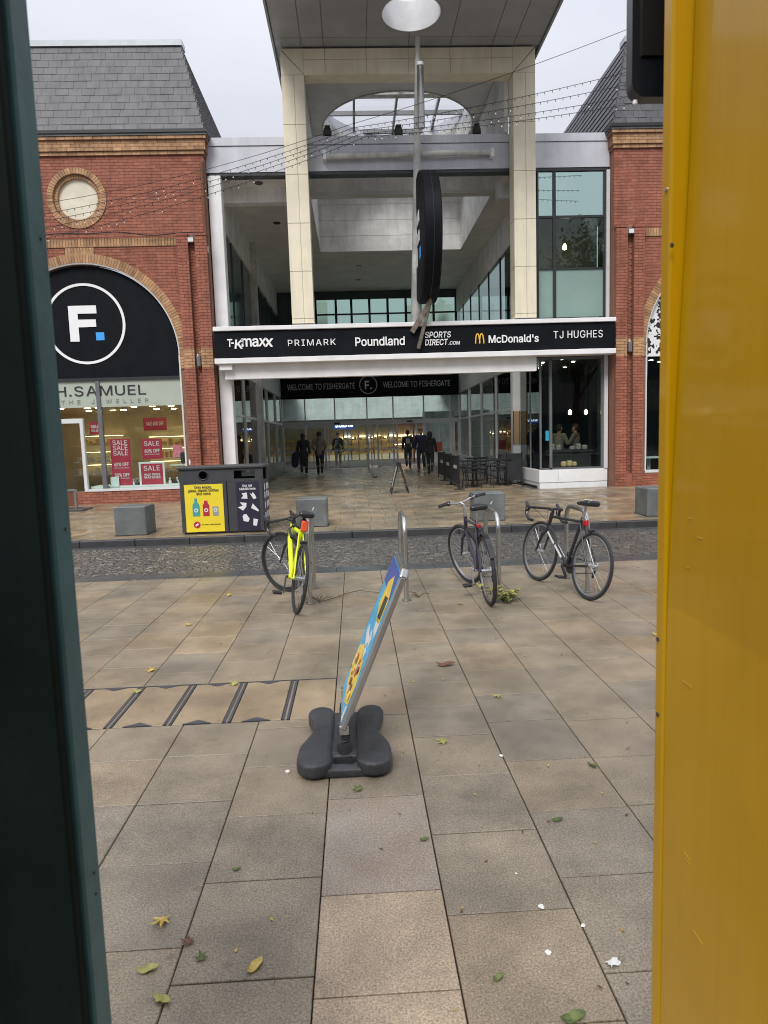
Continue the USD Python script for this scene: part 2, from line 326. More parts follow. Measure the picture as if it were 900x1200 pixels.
glass('pane'); glass('dark_pane', (.72, .80, .78)); glass('aqua_pane', (.74, .88, .82)); glass('mirror_pane', (.35, .42, .41), extra=.74); glass('roof_glass', (.98, .98, .98), rough=.05)
emit('warm_lamp', (1, .78, .48), 4.0); emit('white_lamp', (1, .93, .82), 5.0); emit('shop_glow', (1, .74, .42), 2.6); emit('fairy_bulb', (1, .96, .9), .45); emit('sign_glow', (.75, .86, 1), 2.2); emit('bulb', (1, .76, .44), 14.0); emit('downlight', (1, .80, .46), 16.0)
leafmat('leaf_yellow', (.50, .33, .06), (.70, .56, .16)); leafmat('leaf_green', (.07, .11, .03), (.20, .23, .07)); leafmat('leaf_lime', (.36, .33, .08), (.52, .52, .18)); leafmat('leaf_brown', (.13, .055, .03), (.22, .11, .06))
# black and white broken shapes printed on the arch panel
MAT['broken_print'] = usdkit.material(stage, '/World/Looks/broken_print', {
    'g': ('geometry', {}), 'v': ('voronoi_texture', {'scale': 11.0, 'randomness': 1.0, 'metric': 'manhattan'}), 's': ('separate_color', {}), 'm': ('math', {'math_type': 'greater_than', 'value2': .47}),
    'r': ('rgb_ramp', {'ramp': [(0, (.02, .02, .022)), (1, (.78, .78, .78))]}), 'p': ('principled_bsdf', {'roughness': .4})},
    [('g.position', 'v.vector'), ('v.color', 's.color'), ('s.r', 'm.value1'), ('m.value', 'r.fac'), ('r.color', 'p.base_color')], surface='p.BSDF')

def gz(y): return .10+.009*(y-11.25)          # the far pavement rises towards the entrance

# ---------------------------------------------------------------- paving on this side of the road
def slab(x0, x1, y0, y1, z, c=.0022, d=.04, slope=0.0):
    g = .0028; x0 += g; x1 -= g; y0 += g; y1 -= g
    def rg(i, h): return [[x0+i, y0+i, h], [x1-i, y0+i, h], [x1-i, y1-i, h], [x0+i, y1-i, h]]
    v = np.array(rg(0, z-d)+rg(0, z-c)+rg(c, z)); f = []
    for a in (0, 4):
        for k in range(4):
            q = (k+1) % 4; f += [[a+k, a+q, a+4+q], [a+k, a+4+q, a+4+k]]
    f += [[8, 9, 10], [8, 10, 11]]
    v[:, 2] += slope*(v[:, 1]-y0)
    return trimesh.Trimesh(v, np.array(f), process=False)
pave = thing('pavement', 'grey and buff stone paving on the near side of the road', None, kind='structure')
obj('bedding', box(-16, 18, -14, 8.28, -.30, -.030), 'joint_grit', pave)
PITCHX = .4445
known = {0: [2.278, 2.936], 1: [2.142, 2.618, 3.096, 3.533, 3.938, 4.345, 4.783], 2: [2.302, 2.747, 3.208, 3.683, 4.089, 4.53], -1: [1.913, 2.388, 2.828, 3.283], -2: [2.068, 2.521, 2.974, 3.445]}
vis, restm = [], []
for k in range(-24, 26):
    x0 = .26+PITCHX*(k-1); x1 = x0+PITCHX
    kn = known.get(k, [2.0+rng.random()*.45]); ys = list(kn)
    while ys[0] > -1: ys.insert(0, ys[0]-(.45+rng.uniform(-.006, .006)))
    drain = -2.0 < x0+.1 < -.2
    top = 3.85 if drain else 8.28
    while ys[-1] < 8.28: ys.append(ys[-1]+(.45+rng.uniform(-.01, .01) if rng.random() > .12 else .62))
    if k == 0: ys = [y for y in ys if y < 2.95]+[3.40, 3.859, 4.31, 4.76, 5.2, 5.66, 6.1, 6.55, 7.0, 7.45, 7.9, 8.28]
    ys = sorted(set(ys))
    if drain:
        ys = [y for y in ys if y < 3.75]+[3.85, 4.515]+[y for y in ys if 4.66 < y]
    ys = [min(y, 8.28) for y in ys]
    for a, b in zip(ys, ys[1:]):
        if b-a < .05: continue
        if drain and abs(a-3.85) < 1e-6: continue
        ym = (a+b)/2
        t = (.42+rng.gauss(0, .10)) if ym < 3.9 else (.57+rng.gauss(0, .11))
        if ym > 3.9 and rng.random() < .14: t = .33
        if k == 0 and 1.3 < ym < 2.93: t = .93
        if k == 1 and ym < 2.14: t = .66
        m = slab(x0, x1, a, b, rng.uniform(-.0012, .0012))
        px = 416+783*(x0+.2)/max(ym, .3)
        (vis if (1.45 < ym and 60 < px < 800) else restm).append((m, min(max(t, 0), 1), ym))
vis.sort(key=lambda q: q[2])
for m, t, ym in vis[:300]: obj('paving_slab', m, 'rusty_stone' if abs(m.bounds[:, 0].mean()-.038) < .1 and 2.3 < ym < 2.93 else 'paving_stone', pave, tone=t)
restm += vis[300:]
obj('outer_paving', [q[0] for q in restm], 'paving_stone', pave, tone=np.concatenate([np.full(len(q[0].vertices), q[1]) for q in restm]), kind='stuff')
# the row of buff slabs with steel strips and small steel corner plates
BP, BX = .349, -.475                             # narrower slabs than the rest, between pairs of strips
for k in range(-4, 1):
    x0, x1 = BX+BP*(k-1)+.024, BX+BP*k-.024
    obj('buff_slab', slab(x0, x1, 3.855, 4.51, .001), 'paving_stone', pave, tone=.80+rng.uniform(-.07, .05))
    xb = BX+BP*k
    obj('joint_stone', box(xb-.006, xb+.006, 3.86, 4.505, -.03, -.001), 'paving_stone', pave, tone=.4)
    for o in (-.014, .014): obj('steel_strip', box(xb+o-.0075, xb+o+.0075, 3.86, 4.505, -.03, .002), 'steel_strip', pave)
    xm = (x0+x1)/2
    for y, s in ((4.512, -1), (3.853, 1)):
        obj('corner_plate', flatxy(Polygon([(xm-.085, y), (xm+.085, y), (xm, y+s*.052)]), -.02, .0045), 'steel_strip', pave)
obj('buff_slab', slab(BX+.024, -.186, 3.855, 4.51, .001), 'paving_stone', pave, tone=.78)
obj('steel_strip', box(-2.10, -.18, 4.513, 4.523, -.03, .002), 'steel_strip', pave)

# ---------------------------------------------------------------- road of setts, kerb
road = thing('road', 'narrow wet road of dark stone setts between two pavements', None, kind='structure')
obj('road_bed', box(-16, 18, 8.285, 11.25, -.3, -.022), 'joint_grit', road)
sm, st = [], []
y = 8.68; row = 0
while y < 10.92:
    h = .082+rng.uniform(-.006, .006); x = -8.6+rng.uniform(0, .2)
    while x < 9.5:
        w = .095+rng.uniform(-.02, .025); z = -.006+rng.gauss(0, .003); c = .009
        m = slab(x, x+w, y, y+h, z, c=c, d=.03); v = np.array(m.vertices); v[8:, 2] += nrg.normal(0, .002, 4); m.vertices = v
        sm.append(m); st.append(np.full(12, min(max(.45+rng.gauss(0, .2), 0), 1))); x += w
    y += h
obj('setts', sm, 'sett_stone', road, tone=np.concatenate(st), kind='stuff')
for y0, y1, z in ((8.29, 8.68, -.004), (10.93, 11.225, -.01)):
    x = -9.0
    while x < 10:
        w = .62+rng.uniform(-.02, .02); m = slab(x, x+w, y0, y1, z, c=.003, d=.03)
        obj('channel_stone', m, 'dark_granite', road) if -5.5 < x < 6.0 else None
        x += w
kerb = thing('kerb', 'dark stone kerb along the far side of the road', None, kind='structure')
x = -9.2
while x < 10:
    w = .91; obj('kerb_stone', bbox(x+.003, x+w-.003, 11.23, 11.385, -.08, .101, .012), 'kerb_stone', kerb); x += w

# ---------------------------------------------------------------- pavement in front of the shops
fp = thing('far_pavement', 'wet buff stone paving in front of the shops and under the porch', None, kind='structure')
b = box(-16, 18, 11.385, 48, -.3, 0); v = np.array(b.vertices); v[v[:, 2] > -.1, 2] = gz(v[v[:, 2] > -.1, 1])-.028; b.vertices = v
obj('bedding', b, 'joint_grit', fp)
near, rest = [], []
y = 11.39; row = 0
while y < 31.9:
    L = .60+rng.uniform(-.02, .02); x = -9.4+(row % 2)*.3+rng.uniform(0, .1)
    if y+L > 31.9: L = 31.9-y
    while x < 9.8:
        w = .60
        t = min(max(.58+rng.gauss(0, .15), 0), 1)
        m = slab(x, x+w, y, y+L, gz(y), c=.003, slope=.009)
        inside = (y < 17.8) or (-3.4 < x and x+w < 4.95)
        px = 416+783*(x+.3)/y
        if inside: (near if (y < 17.8 and 70 < px < 790) else rest).append((m, t))
        x += w
    y += L; row += 1
for m, t in near[:300]: obj('paving_slab', m, 'wet_paving_stone', fp, tone=t)
rest += near[300:]
obj('outer_paving', [q[0] for q in rest], 'wet_paving_stone', fp, tone=np.concatenate([np.full(12, q[1]) for q in rest]), kind='stuff')
obj('channel_cover', box(.62, .78, 20.5, 31.4, .1, 0).apply_transform(np.array([[1, 0, 0, 0], [0, 1, 0, 0], [0, .009, 1, .10-.009*11.25+.004], [0, 0, 0, 1.0]])) if False else box(.62, .78, 24.6, 31.4, .2, gz(28)+.035), 'dark_granite', fp)

# ---------------------------------------------------------------- brick buildings
YF = 17.9
def brickwork(poly, y, mats='red_brick', L=.225, H=.075, proud=.008, seed=1):
    """Stretcher bricks over a polygon (x, z), each with its own edges, in front of the mortar."""
    r = random.Random(seed); x0, z0, x1, z1 = poly.bounds; ms, ts = [], []; pb = poly.buffer(-.012)
    from shapely.prepared import prep
    pp, pi = prep(pb), prep(poly); row = 0; z = z0
    while z < z1:
        x = x0-(L/2 if row % 2 else 0)
        while x < x1:
            a, b_, c, d = max(x+.005, x0), min(x+L-.005, x1), z+.005, min(z+H-.005, z1)
            if b_-a > .03 and d-c > .02:
                if pi.intersects(sbox(a, c, b_, d)):
                    s = sbox(a, c, b_, d)
                    if not pi.contains(s):
                        g = s.intersection(poly)
                        if g.is_empty or g.area < .06*s.area: x += L; continue
                        if g.geom_type != 'Polygon': x += L; continue
                        gx0, gz0, gx1, gz1 = g.bounds
                        if g.area < .93*(gx1-gx0)*(gz1-gz0): 
                            m = wallxz(g, y-proud, y+.02); ms.append(m); ts.append(np.full(len(m.vertices), r.random())); x += L; continue
                        a, c, b_, d = gx0, gz0, gx1, gz1
                    yy = y-proud-r.uniform(-.0015, .0015)
                    v = np.array([[a, yy, c], [b_, yy, c], [b_, yy, d], [a, yy, d], [a, y+.01, c], [b_, y+.01, c], [b_, y+.01, d], [a, y+.01, d]])
                    f = np.array([[0, 1, 2], [0, 2, 3], [4, 5, 1], [4, 1, 0], [3, 2, 6], [3, 6, 7], [1, 5, 6], [1, 6, 2], [4, 0, 3], [4, 3, 7]])
                    ms.append(trimesh.Trimesh(v, f, process=False)); ts.append(np.full(8, min(max(r.gauss(.5, .22), 0), 1)))
            x += L
        z += H; row += 1
    return joined(ms), np.concatenate(ts)
def soldier(x0, x1, z0, z1, y, seed=2, w=.075, proud=.03):
    r = random.Random(seed); ms, ts = [], []; x = x0
    while x < x1-.02:
        b_ = min(x+w, x1); m = bbox(x+.004, b_-.004, y-proud, y+.02, z0+.004, z1-.004, .004); ms.append(m); ts.append(np.full(len(m.vertices), min(max(r.gauss(.5, .25), 0), 1))); x += w
    return joined(ms), np.concatenate(ts)
def arc_bricks(cx, cz, r0_, r1_, a0, a1, n, y, proud, seed):
    r = random.Random(seed); ms, ts = [], []
    for k in range(n):
        s, e = a0+(a1-a0)*(k+.06)/n, a0+(a1-a0)*(k+.94)/n
        m = wallxz(Polygon([(cx+q*math.cos(t), cz+q*math.sin(t)) for q, t in ((r0_, s), (r1_, s), (r1_, e), (r0_, e))]), y-proud, y+.05)
        ms.append(m); ts.append(np.full(len(m.vertices), min(max(r.gauss(.5, .28), 0), 1)))
    return joined(ms), np.concatenate(ts)
def arch_poly(cx, cz, R, zb, n=48):
    return Polygon([(cx+R, zb)]+[(cx+R*math.cos(a), cz+R*math.sin(a)) for a in np.linspace(0, PI, n)]+[(cx-R, zb)])
ROOFZ0, ROOFZ1, RY0, RSET = 9.40, 11.82, 17.72, .80

def brick_building(side):
    """side -1: left of the entrance, +1: right. Mirrored about the entrance's middle (x = 1.70)."""
    mx = lambda x: x if side < 0 else 3.40-x
    B = lambda a, b_, *r: box(*sorted((mx(a), mx(b_))), *r)
    P = lambda poly: poly if side < 0 else affinity.scale(poly, -1, 1, origin=(1.70, 0))
    th = thing('brick_building', 'red brick building left of the entrance with buff arch, round cream roundel and slate roof' if side < 0 else 'red brick building with slate roof right of the entrance, half hidden by the yellow cabinet', 'building', (mx(-6.6), YF, .16))
    xo = -9.6
    cx, cz, R = -6.80, 3.97, 2.35
    opening = arch_poly(cx, cz, R, .50)
    face = sbox(xo, .12, -3.56, 8.90)
    ringhole = Point(-6.77, 7.90).buffer(.74, 32)
    wall = face.difference(opening).difference(ringhole)
    obj('wall', wallxz(P(wall), YF, YF+.30), 'mortar', th)
    obj('side_wall', [B(-3.86, -3.56, YF+.302, 26 if side < 0 else 18.9, .1, 8.9)], 'red_brick', th, tone=.4)
    outer = arch_poly(cx, cz, R+.235, .5)
    red = face.difference(outer).difference(ringhole).difference(sbox(xo, 6.68, -4.32, 6.92)).difference(sbox(-4.32, .12, -3.56, 6.90)).difference(sbox(-7.18, 6.5, -6.42, 6.7))
    low = sbox(xo, .12, -4.45, .50)
    m, t = brickwork(P(red.union(low).buffer(0)) if red.union(low).geom_type == 'Polygon' else P(red), YF, seed=3+side); obj('brickwork', m, 'red_brick', th, tone=t, kind='stuff')
    if red.union(low).geom_type != 'Polygon':
        m, t = brickwork(P(low), YF, seed=9+side); obj('stall_riser', m, 'red_brick', th, tone=t, kind='stuff')
    # pier of two proud strips with a sunk strip between, banded in buff
    for nm, a, b_, pr in (('pier_strip', -4.32, -4.04, .17), ('pier_strip', -3.87, -3.57, .17), ('pier_core', -4.04, -3.87, .02)):
        zz = [(.12 if pr > .05 else .5, 3.62, 'red_brick'), (3.62, 4.10, 'buff_brick'), (4.10, 6.90, 'red_brick')]
        obj(nm, B(a+.006, b_-.006, YF-pr+.009, YF-.001, zz[0][0], 6.9), 'mortar', th)
        for z0, z1, mt in zz:
            m, t = brickwork(P(sbox(a, z0, b_, z1)), YF-pr, mt, L=.225 if pr > .05 else .14, seed=int(z0*10)+side); obj('pier_bricks', m, mt, th, tone=t, kind='stuff')
        obj('pier_cap', B(a-.004, b_+.004, YF-pr-.012, YF-.001, 6.9, 6.96), 'red_brick', th, tone=.35)
    obj('pier_foot', B(-4.038, -3.872, YF-.165, YF-.032, .12, .5), 'red_brick', th, tone=.5)
    # arch of two rings of buff bricks, the inner one sunk
    m, t = arc_bricks(mx(cx), cz, R+.005, R+.235, 0, PI, 108, YF, .035, 5); obj('arch_bricks', m, 'buff_brick', th, tone=t, kind='stuff')
    m1, t1 = brickwork(P(sbox(-4.45, 3.62, -4.325, 4.10)), YF-.02, 'buff_brick', seed=8); obj('band_bricks', m1, 'buff_brick', th, tone=t1, kind='stuff')
    obj('arch_trim', [tube([(mx(cx+(R-.01)*math.cos(a)), YF-.01, cz+(R-.01)*math.sin(a)) for a in np.linspace(0, PI, 60)], .022, 6)], 'white_frame', th)
    for sgn in (1, -1): obj('opening_trim', B(cx+sgn*(R-.04), cx+sgn*R, YF-.012, YF+.12, .55, cz), 'white_frame', th)
    m, t = soldier(*sorted((mx(xo), mx(-4.32))), 6.70, 6.91, YF, 6); obj('string_course', m, 'buff_brick', th, tone=t, kind='stuff')
    m, t = soldier(*sorted((mx(-7.16), mx(-6.44))), 6.49, 6.695, YF, 7); obj('key_bricks', m, 'buff_brick', th, tone=t, kind='stuff')
    # cornice
    for z0, z1, pr in ((8.90, 8.99, .05), (8.99, 9.24, .09), (9.24, 9.32, .14)):
        m, t = brickwork(P(sbox(xo, z0, -3.56+pr*.8, z1)), YF-pr, 'buff_brick', H=.0833 if z1-z0 > .1 else z1-z0, seed=int(z0*100)); obj('cornice_bricks', m, 'buff_brick', th, tone=t, kind='stuff')
        obj('cornice', B(xo, -3.565+pr*.8, YF-pr+.009, YF+.4, z0+.001, z1-.001), 'mortar', th)
    obj('coping', B(xo, -3.42, YF-.17, YF+.5, 9.322, 9.37), 'cube_stone', th)
    obj('gutter', [B(xo, -3.40, YF-.20, YF-.05, 9.372, 9.45), B(-3.5, -3.40, YF-.05, 25, 9.372, 9.45)], 'black_gutter', th)
    # roundel
    m, t = arc_bricks(mx(-6.77), 7.90, .595, .735, 0, 2*PI, 58, YF, .03, 11); obj('roundel_bricks', m, 'buff_brick', th, tone=t, kind='stuff')
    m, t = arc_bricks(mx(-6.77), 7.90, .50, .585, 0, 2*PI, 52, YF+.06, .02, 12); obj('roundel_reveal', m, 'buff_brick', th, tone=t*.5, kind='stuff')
    obj('roundel', disc((mx(-6.77), YF+.14, 7.90), .56, 'y', .06, 48), 'roundel_cream', th)
    # mansard roof: front slope of slates, side slope, lead ridge
    H, S = ROOFZ1-ROOFZ0, RSET
    prof = [(xo, RY0, ROOFZ0), (-3.46, RY0, ROOFZ0), (-3.46-S*.8, RY0+S, ROOFZ1), (xo, RY0+S, ROOFZ1)]
    back = [(-3.46, 26, ROOFZ0), (-3.46-S*.8, 26, ROOFZ1), (xo, 26, ROOFZ0), (xo, 26, ROOFZ1)]
    core = trimesh.convex.convex_hull(np.array([(mx(x), y+.03, z-.01) for x, y, z in prof+back])); roof = obj('roof', core, 'slate', th, tone=.2)
    rows, gauge = 12, math.hypot(H, S)/12; r = random.Random(31+side)
    def slate(a, b_, s0, s1, lift):
        def pt(x, s, o): return (mx(x), RY0+S*s-o*H/math.hypot(H, S), ROOFZ0+H*s+o*S/math.hypot(H, S))
        q = [pt(a, s0, lift), pt(b_, s0, lift), pt(b_, s1, .006), pt(a, s1, .006), pt(a, s0, -.012), pt(b_, s0, -.012), pt(b_, s1, -.012), pt(a, s1, -.012)]
        f = np.array([[0, 1, 2], [0, 2, 3], [4, 5, 1], [4, 1, 0], [1, 5, 6], [1, 6, 2], [4, 0, 3], [4, 3, 7]])
        if side > 0: f = f[:, ::-1]
        return trimesh.Trimesh(np.array(q), f, process=False)
    x_from = -8.9 if side < 0 else -6.6
    for k in range(rows):
        s0, s1 = k/rows, (k+1.12)/rows; edge = -3.46-S*.8*(k+.5)/rows; x = edge-(.16 if k % 2 else .0)
        first = True
        while x > x_from:
            b_ = edge if first else x; a = x-.325 if not (first and k % 2) else x
            if first and k % 2: a = edge-.16
            if b_-a > .02: obj('slate', slate(a+.003, b_-.003, s0, min(s1, 1), .013+r.uniform(-.003, .005)), 'slate', roof, tone=min(max(r.gauss(.5, .2), 0), 1))
            x = a; first = False
    ms, ts = [], []                                                       # side slope, slates seen edge on
    for k in range(rows):
        y = RY0+S*(k+.5)/rows
        while y < 25.5:
            w = .325
            def pt(yy, s, o): return (mx(-3.46-S*.8*s+o), yy, ROOFZ0+H*s+o*.25)
            s0, s1 = k/rows, (k+1.1)/rows
            q = [pt(y+.006, s0, .03), pt(y+w-.006, s0, .03), pt(y+w-.006, s1, .008), pt(y+.006, s1, .008), pt(y+.006, s0, -.01), pt(y+w-.006, s0, -.01), pt(y+w-.006, s1, -.01), pt(y+.006, s1, -.01)]
            f = np.array([[0, 1, 2], [0, 2, 3], [4, 5, 1], [4, 1, 0], [1, 5, 6], [1, 6, 2], [4, 0, 3], [4, 3, 7]])
            if side > 0: f = f[:, ::-1]
            ms.append(trimesh.Trimesh(np.array(q), f, process=False)); ts.append(np.full(8, min(max(r.gauss(.5, .2), 0), 1))); y += w
    obj('side_slates', ms, 'slate', th, tone=np.concatenate(ts), kind='stuff')
    obj('ridge_flashing', [B(xo, -3.46-S*.8+.05, RY0+S-.06, RY0+S+.3, ROOFZ1-.02, ROOFZ1+.12)], 'lead', th)
    return th, mx, B, P, (cx, cz, R)

th, mx, B, P, (cx, cz, R) = brick_building(-1)
half = arch_poly(cx, cz, R-.04, 3.44).intersection(sbox(-12, 3.44, 0, 9))
obj('arch_panel', wallxz(half.intersection(sbox(-12, 0, -6.72, 9)), YF+.10, YF+.14), 'sign_black', th)
obj('arch_panel', wallxz(half.intersection(sbox(-6.705, 0, 0, 9)), YF+.10, YF+.14), 'sign_black', th)
obj('window_head', box(cx-R+.04, cx+R-.04, YF+.05, YF+.16, 3.38, 3.45), 'dark_frame', th)
obj('name_band', [box(-9.1, -6.70, YF+.10, YF+.13, 2.70, 3.38)], 'sign_glass', th); obj('name_band', [box(-6.60, -4.50, YF+.10, YF+.13, 2.70, 3.38)], 'sign_glass', th)
obj('mullion', box(-6.70, -6.60, YF+.06, YF+.18, .55, 3.38), 'grey_frame', th)
obj('sill', box(-7.12, -4.46, YF-.03, YF+.2, .50, .56), 'white_frame', th)
obj('window_pane', box(-6.60, -4.50, YF+.13, YF+.138, .56, 2.70), 'pane', th)
obj('window_pane', box(-7.10, -6.70, YF+.13, YF+.138, .56, 2.70), 'pane', th)
obj('door_frame', [box(-7.18, -7.10, YF+.06, YF+.18, .18, 2.42), box(-9.1, -7.18, YF+.06, YF+.18, 2.30, 2.42), box(-8.35, -8.28, YF+.08, YF+.16, .18, 2.3)], 'white_frame', th)
obj('door_pane', box(-8.28, -7.18, YF+.12, YF+.128, .2, 2.3), 'pane', th)
# jeweller's shop inside
rm = [box(-9.2, -4.46, 21.6, 21.7, .12, 3.4), box(-4.46, -4.40, 18.1, 21.7, .12, 3.4), box(-9.3, -9.2, 18.1, 21.7, .12, 3.4)]
obj('shop_wall', rm, 'room_cream', th); obj('shop_ceiling', box(-9.2, -4.46, 18.08, 21.6, 2.72, 2.78), 'room_cream', th); obj('shop_floor', box(-9.2, -4.46, 18.1, 21.6, .12, .2), 'dark_wood', th)
for x in (-7.9, -7.2, -6.9, -5.95, -5.45, -4.95):
    for y in (18.6, 20.0):
        obj('downlight', disc((x+(.2 if y > 19 else 0), y, 2.712), .075, 'z', .02, 14), 'downlight', th)
obj('lit_valance', box(-6.5, -4.5, 20.2, 20.26, 2.05, 2.22), 'room_cream', th)
for k, (x0, x1, z) in enumerate(((-6.5, -4.55, 1.25), (-6.5, -4.55, .85), (-6.5, -4.55, 1.62), (-8.6, -7.2, 1.2), (-8.6, -7.2, 1.7), (-8.6, -7.2, .8))):
    sh = obj('display_shelf', box(x0, x1, 20.9, 21.5, z, z+.03), 'white_frame', th)
    obj('shelf_light', box(x0+.05, x1-.05, 21.40, 21.44, z+.30, z+.315), 'shop_glow', th)
    r = random.Random(k); ms = []
    x = x0+.05
    while x < x1-.1:
        w, h = r.uniform(.04, .12), r.uniform(.05, .22); ms.append(bbox(x, x+w, 21.0, 21.15, z+.03, z+.03+h, .008)); x += w+r.uniform(.02, .1)
    obj('shelf_goods', ms, 'gold' if k % 2 == 0 else 'poster_white', th, kind='stuff')
obj('display_bed', box(-7.08, -4.5, 18.12, 18.8, .56, .62), 'poster_white', th)
r = random.Random(44); ms = []
for k in range(26):
    x, y, s = r.uniform(-6.5, -4.6), r.uniform(18.2, 18.7), r.uniform(.03, .07); ms.append(lathe([(0, 0), (s, 0), (s*.9, s), (s*.3, s*1.6), (s*.35, s*2.2), (0, s*2.4)], (x, y, .62), 10))
obj('display_stands', ms, 'ink', th, kind='stuff')
ms = [lathe([(0, 0), (.05, 0), (.045, .06), (.02, .1), (.03, .15), (0, .17)], (r.uniform(-6.5, -4.6), r.uniform(18.2, 18.6), .62), 10) for k in range(24)]
obj('display_boxes', ms, 'poster_white', th, kind='stuff')

# right building: patterned arch panel, dark window
tr, mxr, BR, PR, _ = brick_building(1)
obj('arch_panel', wallxz(PR(arch_poly(cx, cz, R-.04, 3.62).intersection(sbox(-12, 3.62, 0, 9))), YF+.10, YF+.14), 'broken_print', tr)
obj('window_frame', [BR(-4.50, -4.46, YF+.06, YF+.16, .56, 3.62), BR(-9.1, -4.46, YF-.02, YF+.18, .50, .57)], 'white_frame', tr)
obj('window_pane', BR(-9.1, -4.5, YF+.12, YF+.128, .57, 3.62), 'pane', tr)
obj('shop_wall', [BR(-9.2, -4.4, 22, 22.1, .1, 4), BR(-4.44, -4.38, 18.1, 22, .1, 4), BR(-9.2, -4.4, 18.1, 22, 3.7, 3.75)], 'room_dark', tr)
for k in range(3): obj('ceiling_lamp', disc((8.3+.5*k, 19.2+.5*k, 3.69), .06, 'z', .02, 12), 'white_lamp', tr)
obj('shop_table', [BR(-5.3, -4.6, 18.5, 19.1, .86, .9), BR(-5.0, -4.9, 18.75, 18.85, .15, .86)], 'room_grey', tr)

# things on the brick fronts
LOGO = -.09
lg = thing('logo_sign', 'round white ring logo with white F and blue square on the black arch', 'sign', (-6.75, YF+.1, 4.83))
obj('ring', [wallxz(affinity.translate(Point(-6.75, 4.83).buffer(1.02, 48).difference(Point(-6.75, 4.83).buffer(.955, 48)), LOGO, 0), YF+.082, YF+.10)], 'white_letter', lg)
fpoly = Polygon([(-7.20, 4.39), (-6.97, 4.39), (-6.97, 4.75), (-6.52, 4.75), (-6.52, 4.94), (-6.97, 4.94), (-6.97, 5.09), (-6.49, 5.09), (-6.49, 5.29), (-7.20, 5.29)])
obj('letter', wallxz(affinity.translate(fpoly, LOGO*.5, 0), YF+.082, YF+.10), 'white_letter', lg); obj('dot', wallxz(sbox(-6.57+LOGO*.2, 4.41, -6.36+LOGO*.2, 4.61), YF+.082, YF+.10), 'blue_letter', lg)
js = thing('jeweller_lettering', 'black shop name lettering on the pale glass band above the jeweller window', 'lettering', (-6.5, YF+.09, 2.9))
obj('name_letters', txt('H.SAMUEL', -7.72, 3.00, YF+.085, .25, 2.30, gap=.06), 'ink', js)
obj('small_letters', txt('THE JEWELLER', -7.62, 2.80, YF+.085, .10, 2.25, gap=.09), 'can_grey', js)
def poster(x0, x1, y, z0, z1, label, lines, frame=False):
    t = thing('sale_poster', label, 'poster', ((x0+x1)/2, y, z0))
    obj('sheet', box(x0, x1, y, y+.006, z0, z1), 'sale_red', t)
    if frame: obj('border', [box(x0-.05, x0, y-.004, y+.01, z0-.05, z1+.05), box(x1, x1+.05, y-.004, y+.01, z0-.05, z1+.05), box(x0, x1, y-.004, y+.01, z1, z1+.05)], 'poster_white', t)
    for s, zf, hf, bold in lines:
        h = hf; w = (x1-x0)*.74
        obj('lettering', txt(s, (x0+x1)/2-w/2, z0+(z1-z0)*zf, y-.006, h, w, bold, depth=.004), 'poster_white', t)
poster(-6.50, -5.98, 18.15, .58, 1.86, 'tall red sale poster in the jeweller window, SALE three times', [('SALE', .88, .12, False), ('SALE', .77, .12, False), ('SALE', .66, .12, False), ('60% OFF', .44, .085, True), ('SELECTED LINES', .39, .03, False), ('50% OFF', .22, .085, True), ('SELECTED LINES', .17, .03, False)])
poster(-5.74, -5.20, 18.35, 1.30, 1.84, 'square red sale poster hanging high at the window centre above the white bordered one', [('SALE', .66, .12, False), ('60% OFF', .32, .09, True), ('SELECTED LINES', .2, .03, False)])
poster(-5.74, -5.16, 18.15, .60, 1.18, 'red sale poster with a white border standing at the bottom of the jeweller window', [('SALE', .68, .13, False), ('HALF PRICE', .45, .055, True), ('WATCHES', .32, .055, True)], True)
poster(-5.95, -5.30, 19.3, 2.08, 2.44, 'dark red sale banner hanging under the ceiling deep inside the jeweller shop', [('SALE 60% OFF', .4, .1, True)])
poster(-7.06, -6.76, 18.3, 2.0, 2.34, 'small red sale sign hanging beside the jeweller door', [('SALE', .5, .08, True), ('50% OFF', .2, .06, True)])
bp = obj('window_card', box(-6.62+.08, -6.32, 18.10, 18.11, .60, .86), 'poster_white'); tag(bp, 'small white card at the foot of the tall sale poster', 'card')
pk = thing('window_display', 'pink display card and dark bag at the right edge of the jeweller window', 'display', (-4.8, 18.5, 1.3))
obj('card', box(-4.98, -4.72, 18.60, 18.61, 1.32, 1.66), 'display_pink', pk); obj('bag', bbox(-4.74, -4.56, 18.35, 18.5, 1.14, 1.46, .04), 'cloth_black', pk); obj('shelf', box(-5.0, -4.52, 18.3, 18.7, 1.10, 1.13), 'white_frame', pk)

def floodlight(x, y, z, label):
    t = thing('wall_floodlight', label, 'floodlight', (x, y, z), group=None)
    obj('housing', bbox(x-.085, x+.085, y-.15, y-.04, z-.07, z+.07, .015), 'lamp_grey', t); obj('lens', box(x-.065, x+.065, y-.158, y-.151, z-.055, z+.045), 'poster_white', t)
    obj('bracket', [rod((x, y-.06, z+.06), (x, y+.02, z+.11), .014), bbox(x-.03, x+.03, y-.0, y+.02, z+.06, z+.17, .004)], 'lamp_grey', t)
floodlight(-3.96, YF-.04, 6.80, 'small floodlight at the top of the left brick pier'); floodlight(7.36, YF-.04, 6.80, 'small floodlight at the top of the right brick pier')
def updown(x, z, label):
    t = thing('wall_lamp', label, 'wall lamp', (x, YF-.04, z))
    obj('cylinder', [lathe([(0, -.13), (.055, -.13), (.06, -.12), (.06, .12), (.055, .13), (0, .13)], (x, YF-.12, z), 16)], 'lamp_grey', t, smooth=40); obj('mount', box(x-.03, x+.03, YF-.07, YF-.02, z-.05, z+.05), 'lamp_grey', t)
    obj('sensor', [lathe([(0, 0), (.02, 0), (.025, .03), (0, .06)], (x-.02, YF-.12, z+.14), 10)], 'white_frame', t)
